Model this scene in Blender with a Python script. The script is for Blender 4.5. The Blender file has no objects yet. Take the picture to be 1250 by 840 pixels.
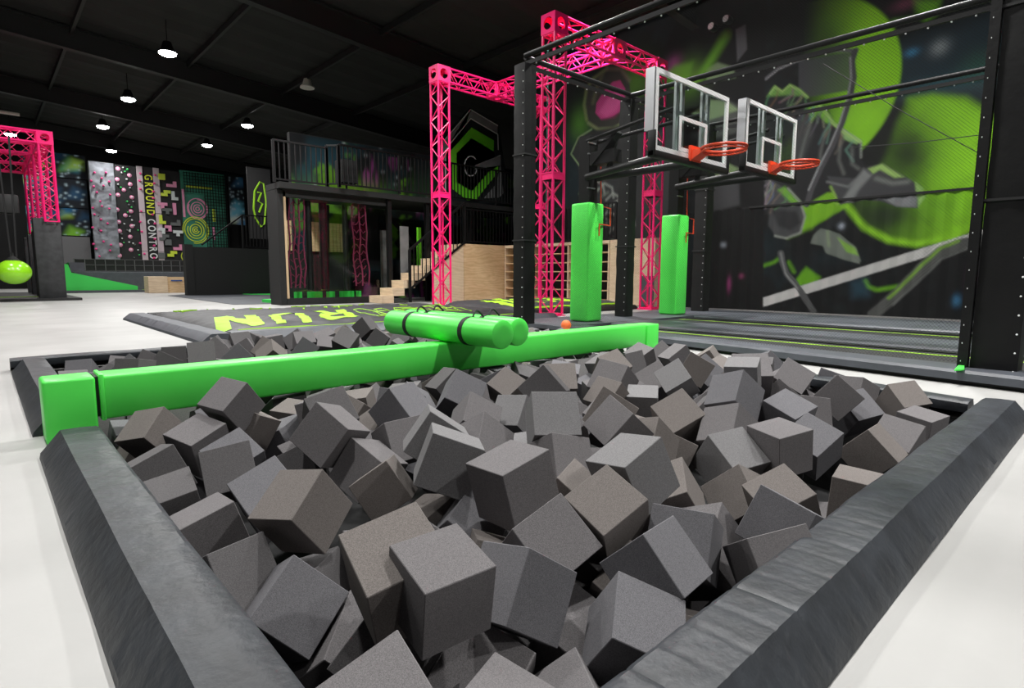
import bpy, bmesh, math, random
import numpy as np
from mathutils import Vector, Matrix, Quaternion, noise
random.seed(3)
SC = bpy.context.scene
COL = SC.collection
PI = math.pi

# ---------------------------------------------------------------- camera model (1250 x 840 frame)
FPX, PITCH, ROLL, YAW, CAMZ = 703.688, 0.118262, 0.00366014, 0.82711, 0.75
fw = Vector((math.cos(YAW)*math.cos(PITCH), math.sin(YAW)*math.cos(PITCH), -math.sin(PITCH)))
rt = Vector((math.sin(YAW), -math.cos(YAW), 0.0))
up = rt.cross(fw)
cr = rt*math.cos(ROLL) + up*math.sin(ROLL)
cu = -rt*math.sin(ROLL) + up*math.cos(ROLL)
CAM = Vector((0, 0, CAMZ))
def ray(x, y): return fw + cr*((x-625)/FPX) + cu*((420-y)/FPX)
def at_z(x, y, z): d = ray(x, y); return CAM + d*((z-CAMZ)/d.z)
def at_x(x, y, X): d = ray(x, y); return CAM + d*(X/d.x)
def at_y(x, y, Y): d = ray(x, y); return CAM + d*(Y/d.y)

cam = bpy.data.objects.new('camera', bpy.data.cameras.new('camera'))
cam.data.sensor_width = 36.0; cam.data.lens = 36.0*FPX/1250.0
cam.data.clip_start = 0.02; cam.data.clip_end = 200
M = Matrix((cr, cu, -fw)).transposed().to_4x4(); M.translation = CAM
cam.matrix_world = M
COL.objects.link(cam); SC.camera = cam

# ---------------------------------------------------------------- helpers
class MB:
    """collects faces of many shapes and builds ONE mesh object"""
    def __init__(s): s.v = []; s.f = []
    def add(s, vs, fs):
        o = len(s.v); s.v += [tuple(v) for v in vs]; s.f += [tuple(i+o for i in f) for f in fs]; return s
    def box(s, x0, x1, y0, y1, z0, z1):
        vs = [(x, y, z) for x in (x0, x1) for y in (y0, y1) for z in (z0, z1)]
        return s.add(vs, [(0,1,3,2),(4,6,7,5),(0,4,5,1),(2,3,7,6),(0,2,6,4),(1,5,7,3)])
    def rbox(s, x0, x1, y0, y1, z0, z1, r=0.02, seg=3):
        bm = bmesh.new()
        vs = [bm.verts.new((x, y, z)) for x in (x0, x1) for y in (y0, y1) for z in (z0, z1)]
        for f in [(0,1,3,2),(4,6,7,5),(0,4,5,1),(2,3,7,6),(0,2,6,4),(1,5,7,3)]: bm.faces.new([vs[i] for i in f])
        bmesh.ops.bevel(bm, geom=bm.edges[:], offset=r, segments=seg, profile=0.5, affect='EDGES')
        bm.verts.index_update()
        s.add([v.co[:] for v in bm.verts], [[v.index for v in f.verts] for f in bm.faces]); bm.free(); return s
    def tube(s, p, q, r, n=8, r2=None, cap=True):
        p = Vector(p); q = Vector(q); d = (q-p).normalized()
        a = d.orthogonal().normalized(); b = d.cross(a); r2 = r if r2 is None else r2
        vs = [p+(a*math.cos(2*PI*i/n)+b*math.sin(2*PI*i/n))*r for i in range(n)] + \
             [q+(a*math.cos(2*PI*i/n)+b*math.sin(2*PI*i/n))*r2 for i in range(n)]
        fs = [(i, (i+1) % n, n+(i+1) % n, n+i) for i in range(n)]
        if cap: fs += [tuple(range(n-1, -1, -1)), tuple(range(n, 2*n))]
        return s.add(vs, fs)
    def path(s, pts, r, n=8):
        pts = [Vector(p) for p in pts]; vs = []; fs = []; a = None
        for k, p in enumerate(pts):
            d = (pts[min(k+1, len(pts)-1)]-pts[max(k-1, 0)]).normalized()
            a = d.orthogonal().normalized() if a is None else (a-d*a.dot(d)).normalized()
            b = d.cross(a)
            vs += [p+(a*math.cos(2*PI*i/n)+b*math.sin(2*PI*i/n))*r for i in range(n)]
        for k in range(len(pts)-1):
            fs += [(k*n+i, k*n+(i+1) % n, (k+1)*n+(i+1) % n, (k+1)*n+i) for i in range(n)]
        fs += [tuple(range(n-1, -1, -1)), tuple(range((len(pts)-1)*n, len(pts)*n))]
        return s.add(vs, fs)
    def lathe(s, prof, origin, axis='Z', n=32):
        """prof: (radius, height) pairs; closed at the ends when radius is 0"""
        o = Vector(origin); vs = []; fs = []
        for (r, h) in prof:
            for i in range(n):
                c, k = math.cos(2*PI*i/n)*r, math.sin(2*PI*i/n)*r
                vs.append(o+Vector({'Z': (c, k, h), 'Y': (c, h, -k), 'X': (h, c, k)}[axis]))
        for j in range(len(prof)-1):
            fs += [(j*n+i, j*n+(i+1) % n, (j+1)*n+(i+1) % n, (j+1)*n+i) for i in range(n)]
        fs += [tuple(range(n-1, -1, -1)), tuple(range((len(prof)-1)*n, len(prof)*n))]
        return s.add(vs, fs)
    def sphere(s, c, r, n=12, m=8):
        return s.lathe([(max(1e-4, r*math.sin(PI*j/m)), -r*math.cos(PI*j/m)) for j in range(m+1)], c, 'Z', n)
    def prism(s, poly, off, d):
        """poly of 3-D points, extruded by vector d"""
        n = len(poly); d = Vector(d); P = [Vector(p)+Vector(off) for p in poly]
        vs = P+[p+d for p in P]
        return s.add(vs, [tuple(range(n-1, -1, -1)), tuple(range(n, 2*n))]+[(i, (i+1) % n, n+(i+1) % n, n+i) for i in range(n)])
    def beam(s, p, q, w, h):
        """rectangular bar from p to q, w wide (horizontal) and h high"""
        p = Vector(p); q = Vector(q); d = (q-p).normalized()
        a = d.cross(Vector((0, 0, 1)))
        a = Vector((1, 0, 0)) if a.length < 1e-3 else a.normalized()
        b = a.cross(d)
        vs = [e+a*x*w/2+b*y*h/2 for e in (p, q) for x, y in ((-1,-1),(1,-1),(1,1),(-1,1))]
        return s.add(vs, [(3,2,1,0),(4,5,6,7)]+[(i, (i+1) % 4, 4+(i+1) % 4, 4+i) for i in range(4)])
    def build(s, name, mat, parent=None, smooth=False, fix=True, ang=40, **tags):
        me = bpy.data.meshes.new(name); me.from_pydata(s.v, [], s.f); me.update()
        if fix:
            bm = bmesh.new(); bm.from_mesh(me); bmesh.ops.recalc_face_normals(bm, faces=bm.faces[:]); bm.to_mesh(me); bm.free()
        if mat: me.materials.append(mat)
        if smooth:
            me.polygons.foreach_set('use_smooth', [True]*len(me.polygons))
            try: me.set_sharp_from_angle(angle=math.radians(ang))
            except Exception: pass
        o = bpy.data.objects.new(name, me); COL.objects.link(o)
        if parent: o.parent = parent; o.matrix_parent_inverse = Matrix.Translation(-parent.location)
        for k, v in tags.items(): o[k] = v
        return o

def thing(name, label, cat, loc=(0, 0, 0), group=None):
    o = bpy.data.objects.new(name, None); COL.objects.link(o); o.location = loc
    o.empty_display_size = 0.1
    o['label'] = label; o['category'] = cat
    if group: o['group'] = group
    return o
def tag(o, label, cat, group=None):
    o['label'] = label; o['category'] = cat
    if group: o['group'] = group
    return o
def struct(o): o['kind'] = 'structure'; return o
def dup(root, delta, label, group=None):
    """copy of a thing with its parts and sub-parts, moved by delta"""
    c = root.copy(); COL.objects.link(c); c.location = root.location+Vector(delta); c['label'] = label
    if group: c['group'] = group
    for ch in list(root.children):
        k = ch.copy(); COL.objects.link(k); k.parent = c; k.matrix_parent_inverse = ch.matrix_parent_inverse.copy()
        for g in list(ch.children):
            j = g.copy(); COL.objects.link(j); j.parent = k; j.matrix_parent_inverse = g.matrix_parent_inverse.copy()
    return c

# ---------------------------------------------------------------- materials
MAT = {}
def mat(name, col, rough=0.5, metal=0.0, var=0.0, vscale=8.0, bump=0.0, bscale=60.0, spec=0.5, emit=None, estr=0.0, detail=4.0, stretch=None, coat=0.0):
    m = bpy.data.materials.new(name); m.use_nodes = True; nt = m.node_tree; N = nt.nodes; L = nt.links
    b = N['Principled BSDF']
    b.inputs['Base Color'].default_value = (*col, 1); b.inputs['Roughness'].default_value = rough
    b.inputs['Metallic'].default_value = metal; b.inputs['Specular IOR Level'].default_value = spec
    b.inputs['Coat Weight'].default_value = coat
    tc = N.new('ShaderNodeTexCoord'); vec = tc.outputs['Object']
    if stretch:
        mp = N.new('ShaderNodeMapping'); mp.inputs['Scale'].default_value = stretch; L.new(vec, mp.inputs['Vector']); vec = mp.outputs['Vector']
    if var > 0:
        n = N.new('ShaderNodeTexNoise'); n.inputs['Scale'].default_value = vscale; n.inputs['Detail'].default_value = detail
        L.new(vec, n.inputs['Vector'])
        r = N.new('ShaderNodeValToRGB'); r.color_ramp.elements[0].position = 0.3; r.color_ramp.elements[1].position = 0.7
        r.color_ramp.elements[0].color = (*[max(0, c*(1-var)) for c in col], 1)
        r.color_ramp.elements[1].color = (*[min(1, c*(1+var)) for c in col], 1)
        L.new(n.outputs['Fac'], r.inputs['Fac']); L.new(r.outputs['Color'], b.inputs['Base Color'])
    if bump > 0:
        n2 = N.new('ShaderNodeTexNoise'); n2.inputs['Scale'].default_value = bscale; n2.inputs['Detail'].default_value = 5
        L.new(vec, n2.inputs['Vector'])
        bp = N.new('ShaderNodeBump'); bp.inputs['Strength'].default_value = bump; bp.inputs['Distance'].default_value = 0.01
        L.new(n2.outputs['Fac'], bp.inputs['Height']); L.new(bp.outputs['Normal'], b.inputs['Normal'])
    if emit:
        b.inputs['Emission Color'].default_value = (*emit, 1); b.inputs['Emission Strength'].default_value = estr
    MAT[name] = m; return m
mat('concrete', (0.40, 0.398, 0.388), 0.45, var=0.13, vscale=1.1, bump=0.05, bscale=25, detail=8)
mat('pit_dark', (0.012, 0.012, 0.013), 0.9)
mat('vinyl_black', (0.026, 0.030, 0.036), 0.45, var=0.35, vscale=9, bump=0.35, bscale=28, stretch=(1, 1, 1), spec=0.4, detail=6)
mat('vinyl_dark', (0.0055, 0.0055, 0.006), 0.5, var=0.2, vscale=6, bump=0.25, bscale=12, spec=0.3)
mat('vinyl_grey', (0.066, 0.073, 0.087), 0.5, var=0.15, vscale=5, bump=0.15, bscale=18)
mat('vinyl_green', (0.11, 0.96, 0.115), 0.36, var=0.05, vscale=3, bump=0.06, bscale=14)
mat('vinyl_green_mat', (0.05, 0.70, 0.10), 0.5)
mat('strap_black', (0.012, 0.012, 0.013), 0.7)
mat('pink_paint', (1.0, 0.014, 0.19), 0.38, spec=0.4)
mat('pink_matte', (0.75, 0.10, 0.30), 0.6)
mat('steel_black', (0.0055, 0.0055, 0.006), 0.55, spec=0.22)
mat('ceiling_black', (0.008, 0.0085, 0.007), 0.85, var=0.35, vscale=1.5)
mat('rafter_black', (0.006, 0.006, 0.006), 0.6)
mat('wall_black', (0.005, 0.005, 0.0055), 0.8)
mat('box_black', (0.006, 0.0065, 0.0065), 0.75, var=0.3, vscale=20)
mat('mat_black', (0.012, 0.012, 0.013), 0.6, var=0.3, vscale=4)
mat('fabric_black', (0.034, 0.035, 0.038), 0.55, var=0.3, vscale=6, bump=0.25, bscale=10)
mat('lime', (0.34, 0.66, 0.025), 0.6)
mat('lime_dark', (0.30, 0.62, 0.02), 0.6)
mat('white_paint', (0.78, 0.78, 0.78), 0.4)
mat('aluminium', (0.62, 0.63, 0.65), 0.3, metal=0.9)
mat('orange_rim', (0.80, 0.07, 0.02), 0.4)
mat('orange_ball', (0.85, 0.16, 0.03), 0.6)
mat('grommet', (0.75, 0.77, 0.76), 0.35)
mat('ball_lime', (0.33, 0.80, 0.02), 0.22, coat=0.5)
mat('rock_grey', (0.20, 0.215, 0.24), 0.8, var=0.3, vscale=3, bump=0.6, bscale=6)
mat('panel_black', (0.010, 0.010, 0.011), 0.7)
mat('panel_pale', (0.55, 0.46, 0.50), 0.6)
mat('hold_pink', (0.80, 0.05, 0.25), 0.5)
mat('hold_pale_pink', (0.75, 0.28, 0.45), 0.5)
mat('hold_white', (0.62, 0.66, 0.66), 0.5)
mat('hold_green', (0.05, 0.55, 0.12), 0.5)
mat('hold_lime', (0.60, 0.72, 0.05), 0.5)
mat('hold_grey', (0.12, 0.13, 0.13), 0.6)
mat('letter_yellow', (0.72, 0.80, 0.04), 0.5)
mat('panel_teal', (0.03, 0.20, 0.13), 0.6, var=0.6, vscale=1.2)
mat('maroon', (0.20, 0.014, 0.06), 0.7)
mat('wood_edge', (0.55, 0.40, 0.24), 0.6)
mat('floor_mottled', (0.16, 0.155, 0.15), 0.8, var=0.4, vscale=60)
mat('blue_slot', (0.02, 0.08, 0.30), 0.6)
mat('tube_white', (0.65, 0.62, 0.55), 0.5)
mat('chain_teal', (0.10, 0.32, 0.28), 0.35, metal=0.6)
mat('lamp_lens', (0.9, 0.9, 0.9), 0.4, emit=(1.0, 0.99, 0.97), estr=40)

def wood_mat(name, c0, c1, sc=1.0):
    m = bpy.data.materials.new(name); m.use_nodes = True; nt = m.node_tree; N = nt.nodes; L = nt.links
    b = N['Principled BSDF']; b.inputs['Roughness'].default_value = 0.55
    tc = N.new('ShaderNodeTexCoord'); mp = N.new('ShaderNodeMapping'); mp.inputs['Scale'].default_value = (0.8*sc, 0.8*sc, 2.2*sc)
    n = N.new('ShaderNodeTexNoise'); n.inputs['Scale'].default_value = 2.0; n.inputs['Detail'].default_value = 3; n.inputs['Distortion'].default_value = 1.2
    w = N.new('ShaderNodeTexWave'); w.inputs['Scale'].default_value = 1.6; w.inputs['Distortion'].default_value = 14; w.inputs['Detail'].default_value = 3; w.bands_direction = 'Z'
    L.new(tc.outputs['Object'], mp.inputs['Vector']); L.new(mp.outputs['Vector'], n.inputs['Vector']); L.new(mp.outputs['Vector'], w.inputs['Vector'])
    mx = N.new('ShaderNodeMix'); mx.data_type = 'FLOAT'; mx.inputs[0].default_value = 0.22
    L.new(n.outputs['Fac'], mx.inputs[2]); L.new(w.outputs['Fac'], mx.inputs[3])
    r = N.new('ShaderNodeValToRGB'); r.color_ramp.elements[0].position = 0.25; r.color_ramp.elements[1].position = 0.75
    r.color_ramp.elements[0].color = (*c0, 1); r.color_ramp.elements[1].color = (*c1, 1)
    L.new(mx.outputs[0], r.inputs['Fac']); L.new(r.outputs['Color'], b.inputs['Base Color']); MAT[name] = m
wood_mat('plywood', (0.56, 0.37, 0.19), (0.74, 0.54, 0.32))
wood_mat('plywood_pale', (0.60, 0.45, 0.30), (0.75, 0.60, 0.42))

def foam_mat():
    m = bpy.data.materials.new('foam'); m.use_nodes = True; nt = m.node_tree; N = nt.nodes; L = nt.links
    b = N['Principled BSDF']; b.inputs['Roughness'].default_value = 0.95; b.inputs['Specular IOR Level'].default_value = 0.15
    oi = N.new('ShaderNodeObjectInfo'); tc = N.new('ShaderNodeTexCoord')
    n = N.new('ShaderNodeTexNoise'); n.inputs['Scale'].default_value = 95; n.inputs['Detail'].default_value = 3
    L.new(tc.outputs['Object'], n.inputs['Vector'])
    r = N.new('ShaderNodeValToRGB'); r.color_ramp.elements[0].position = 0.32; r.color_ramp.elements[1].position = 0.72
    r.color_ramp.elements[0].color = (0.70, 0.70, 0.70, 1); r.color_ramp.elements[1].color = (1.30, 1.30, 1.30, 1)
    L.new(n.outputs['Fac'], r.inputs['Fac'])
    mx = N.new('ShaderNodeMix'); mx.data_type = 'RGBA'; mx.blend_type = 'MULTIPLY'; mx.inputs[0].default_value = 1.0
    L.new(oi.outputs['Color'], mx.inputs[6]); L.new(r.outputs['Color'], mx.inputs[7]); L.new(mx.outputs[2], b.inputs['Base Color'])
    bp = N.new('ShaderNodeBump'); bp.inputs['Strength'].default_value = 0.25; bp.inputs['Distance'].default_value = 0.002
    L.new(n.outputs['Fac'], bp.inputs['Height']); L.new(bp.outputs['Normal'], b.inputs['Normal']); MAT['foam'] = m
foam_mat()

def paint_mat():
    m = bpy.data.materials.new('wall_paint'); m.use_nodes = True; nt = m.node_tree; N = nt.nodes
    b = N['Principled BSDF']; b.inputs['Roughness'].default_value = 0.7; b.inputs['Specular IOR Level'].default_value = 0.15
    a = N.new('ShaderNodeAttribute'); a.attribute_name = 'paint'; nt.links.new(a.outputs['Color'], b.inputs['Base Color']); MAT['paint'] = m
paint_mat()

def net_mat(name, spacing, thick, u, v, col=(0.004, 0.004, 0.004)):
    """knotted net: a diamond grid of opaque cords with open holes; u, v name the two object axes of the sheet"""
    m = bpy.data.materials.new(name); m.use_nodes = True; nt = m.node_tree; N = nt.nodes; L = nt.links
    b = N['Principled BSDF']; b.inputs['Base Color'].default_value = (*col, 1); b.inputs['Roughness'].default_value = 0.8
    tr = N.new('ShaderNodeBsdfTransparent'); ms = N.new('ShaderNodeMixShader'); out = N['Material Output']
    tc = N.new('ShaderNodeTexCoord'); sp = N.new('ShaderNodeSeparateXYZ'); L.new(tc.outputs['Object'], sp.inputs[0])
    def op(o, a, c):
        n = N.new('ShaderNodeMath'); n.operation = o
        for k, x in enumerate((a, c)):
            if isinstance(x, (int, float)): n.inputs[k].default_value = x
            else: L.new(x, n.inputs[k])
        return n.outputs[0]
    U, V = sp.outputs[u], sp.outputs[v]; ks = []
    for d in (op('ADD', U, V), op('SUBTRACT', U, V)):
        fr = op('FRACT', op('MULTIPLY', d, 1/spacing), 0)
        ks.append(op('LESS_THAN', fr, thick/spacing))
    k = op('MAXIMUM', ks[0], ks[1])
    L.new(k, ms.inputs[0]); L.new(tr.outputs[0], ms.inputs[1]); L.new(b.outputs[0], ms.inputs[2]); L.new(ms.outputs[0], out.inputs['Surface'])
    MAT[name] = m
net_mat('net', 0.026, 0.0020, 1, 2)

def glass_mat():
    m = bpy.data.materials.new('clear_acrylic'); m.use_nodes = True; nt = m.node_tree; N = nt.nodes; L = nt.links
    tr = N.new('ShaderNodeBsdfTransparent'); tr.inputs[0].default_value = (0.90, 0.95, 0.93, 1)
    g = N.new('ShaderNodeBsdfGlossy'); g.inputs['Roughness'].default_value = 0.05
    ms = N.new('ShaderNodeMixShader'); ms.inputs[0].default_value = 0.05; L.new(tr.outputs[0], ms.inputs[1]); L.new(g.outputs[0], ms.inputs[2])
    L.new(ms.outputs[0], N['Material Output'].inputs['Surface']); MAT['glass'] = m
glass_mat()

# ---------------------------------------------------------------- painted walls (real murals: colour per vertex of a fine wall mesh)
def seg_dist(U, V, a, b):
    dx, dy = b[0]-a[0], b[1]-a[1]; l2 = dx*dx+dy*dy+1e-12
    t = np.clip(((U-a[0])*dx+(V-a[1])*dy)/l2, 0, 1)
    return np.hypot(U-a[0]-t*dx, V-a[1]-t*dy)
def sstep(x): x = np.clip(x, 0, 1); return x*x*(3-2*x)
class Paint:
    def __init__(s, U, V, base): s.U, s.V = U, V; s.c = np.ones(U.shape+(3,))*np.array(base)
    def mix(s, m, col): s.c = s.c*(1-m[..., None])+np.array(col)*m[..., None]
    def addc(s, m, col): s.c = s.c+np.array(col)*m[..., None]
    def poly(s, pts, col, soft=0.02, amt=1.0, m2=None):
        U, V = s.U, s.V; ins = np.zeros(U.shape, bool); d = np.full(U.shape, 1e9); n = len(pts)
        for i in range(n):
            a, b = pts[i], pts[(i+1) % n]; d = np.minimum(d, seg_dist(U, V, a, b))
            c = ((a[1] > V) != (b[1] > V)); x = (b[0]-a[0])*(V-a[1])/(b[1]-a[1]+1e-12)+a[0]; ins ^= c & (U < x)
        sd = np.where(ins, d, -d); m = sstep((sd+soft)/(2*soft))*amt
        if m2 is not None: m = m*m2
        s.mix(m, col); return m
    def line(s, pts, col, w, soft=0.02, amt=1.0):
        d = np.full(s.U.shape, 1e9)
        for a, b in zip(pts[:-1], pts[1:]): d = np.minimum(d, seg_dist(s.U, s.V, a, b))
        s.mix(sstep((w+soft-d)/(2*soft))*amt, col)
    def blob(s, c, r, col, amt=1.0, pw=1.0):
        r = r if isinstance(r, tuple) else (r, r)
        q = ((s.U-c[0])/r[0])**2+((s.V-c[1])/r[1])**2
        s.mix(np.exp(-q*pw)*amt, col)
def fbm(U, V, sc, seed):
    """cheap smooth value noise on arrays"""
    rng = np.random.default_rng(seed); out = np.zeros(U.shape); amp = 1.0; tot = 0
    for o in range(4):
        g = rng.random((64, 64)); u = U*sc; v = V*sc
        iu = np.floor(u).astype(int); iv = np.floor(v).astype(int); fu = sstep(u-iu); fv = sstep(v-iv)
        G = lambda a, b: g[a % 64, b % 64]
        out += amp*((G(iu, iv)*(1-fu)+G(iu+1, iv)*fu)*(1-fv)+(G(iu, iv+1)*(1-fu)+G(iu+1, iv+1)*fu)*fv); tot += amp; amp *= .5; sc *= 2
    return out/tot
def painted_grid(name, us, vs, world, col, parent=None):
    """us, vs 1-D arrays; world(U,V)->xyz arrays; col (nv,nu,3)"""
    U, V = np.meshgrid(us, vs); X, Y, Z = world(U, V); nu, nv = len(us), len(vs)
    me = bpy.data.meshes.new(name)
    co = np.stack([X, Y, Z], -1).reshape(-1, 3).astype(np.float32)
    idx = np.arange(nu*nv).reshape(nv, nu)
    q = np.stack([idx[:-1, :-1], idx[:-1, 1:], idx[1:, 1:], idx[1:, :-1]], -1).reshape(-1, 4)
    me.vertices.add(len(co)); me.vertices.foreach_set('co', co.ravel())
    me.loops.add(q.size); me.loops.foreach_set('vertex_index', q.ravel().astype(np.int32))
    me.polygons.add(len(q)); me.polygons.foreach_set('loop_start', np.arange(0, q.size, 4, dtype=np.int32))
    me.update(calc_edges=True)
    at = me.attributes.new('paint', 'FLOAT_COLOR', 'POINT')
    c4 = np.ones((nu*nv, 4), np.float32); c4[:, :3] = np.clip(col, 0, 1).reshape(-1, 3); at.data.foreach_set('color', c4.ravel())
    me.materials.append(MAT['paint']); me.validate()
    o = bpy.data.objects.new(name, me); COL.objects.link(o)
    if parent: o.parent = parent; o.matrix_parent_inverse = Matrix.Translation(-parent.location)
    return o
def text_mesh(name, s, size, mtx, material, parent=None, extrude=0.004, spacing=1.0, cuts=0, warp=None, outline=0, bold=0.0, sx=1.0):
    cv = bpy.data.curves.new(name+'_curve', 'FONT'); cv.body = s; cv.size = size; cv.extrude = extrude; cv.space_character = spacing; cv.offset = bold
    cv.align_x = 'CENTER'; cv.align_y = 'CENTER'
    t = bpy.data.objects.new(name+'_tmp', cv); COL.objects.link(t)
    bpy.context.view_layer.update()
    me = bpy.data.meshes.new_from_object(t.evaluated_get(bpy.context.evaluated_depsgraph_get()))
    bpy.data.objects.remove(t); bpy.data.curves.remove(cv)
    me.name = name
    if sx != 1.0: me.transform(Matrix.Diagonal((sx, 1, 1, 1)))
    bm = bmesh.new(); bm.from_mesh(me)
    bmesh.ops.remove_doubles(bm, verts=bm.verts[:], dist=1e-5)
    if outline:
        edges = [e for e in bm.edges if e.is_boundary or (len(e.link_faces) == 2 and e.calc_face_angle(0) > 1.0)]
        mb = MB()
        for e in edges:
            a, b = [v.co.copy() for v in e.verts]
            if a.z > -1e-6 and b.z > -1e-6: mb.tube(a, b, outline, 4)
        bm.free(); me2 = bpy.data.meshes.new(name); me2.from_pydata(mb.v, [], mb.f); me2.update(); bm = bmesh.new(); bm.from_mesh(me2)
    if cuts:
        bmesh.ops.triangulate(bm, faces=bm.faces[:])
        for _ in range(cuts):
            bmesh.ops.subdivide_edges(bm, edges=[e for e in bm.edges if e.calc_length() > 0.09], cuts=1, use_grid_fill=True)
            bmesh.ops.triangulate(bm, faces=bm.faces[:])
    bmesh.ops.transform(bm, matrix=mtx, verts=bm.verts[:])
    if warp:
        for v in bm.verts: v.co = warp(v.co)
    bm.to_mesh(me); bm.free()
    me.materials.clear(); me.materials.append(material)
    for p in me.polygons: p.material_index = 0
    o = bpy.data.objects.new(name, me); COL.objects.link(o)
    if parent: o.parent = parent; o.matrix_parent_inverse = Matrix.Translation(-parent.location)
    return o

LETTER = {'N': [[(0,0),(0,1),(.3,1),(.7,.45),(.7,1),(1,1),(1,0),(.7,0),(.3,.55),(.3,0)]],
 'U': [[(0,1),(0,.2),(.27,.2),(.27,1)], [(.73,1),(.73,.2),(1,.2),(1,1)], [(0,.2),(.15,0),(.85,0),(1,.2)]],
 'R': [[(0,0),(0,1),(.3,1),(.3,0)], [(.3,1),(.85,1),(1,.86),(1,.55),(.86,.40),(.3,.40),(.3,.60),(.64,.60),(.7,.66),(.7,.76),(.64,.81),(.3,.81)], [(.34,.40),(.66,.40),(1,0),(.67,0)]]}
def block_letter(ch, nl, nr, fl, fr, warp, material, parent, name='letter', outline=0):
    """blocky letter turned half round (read from the far side), draped on a surface"""
    nl, nr, fl, fr = [Vector((*c, 0)) for c in (nl, nr, fl, fr)]
    mk = lambda q: fr.lerp(fl, q[0]).lerp(nr.lerp(nl, q[0]), q[1])
    if outline:
        m = MB()
        for poly in LETTER[ch]:
            P = [mk(q) for q in poly]; P.append(P[0]); pts = []
            for a, b in zip(P[:-1], P[1:]): pts += [warp(a.lerp(b, k/6)) for k in range(6)]
            m.path(pts+[pts[0]], outline, 4)
        return m.build(name, material, parent)
    bm = bmesh.new()
    for poly in LETTER[ch]: bm.faces.new([bm.verts.new(mk(q)) for q in poly])
    bmesh.ops.triangulate(bm, faces=bm.faces[:])
    for _ in range(5):
        bmesh.ops.subdivide_edges(bm, edges=[e for e in bm.edges if e.calc_length() > 0.07], cuts=1, use_grid_fill=True)
        bmesh.ops.triangulate(bm, faces=bm.faces[:])
    for v in bm.verts: v.co = warp(v.co)
    bm.verts.index_update(); m = MB().add([v.co[:] for v in bm.verts], [[v.index for v in f.verts] for f in bm.faces]); bm.free()
    return m.build(name, material, parent)

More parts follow.
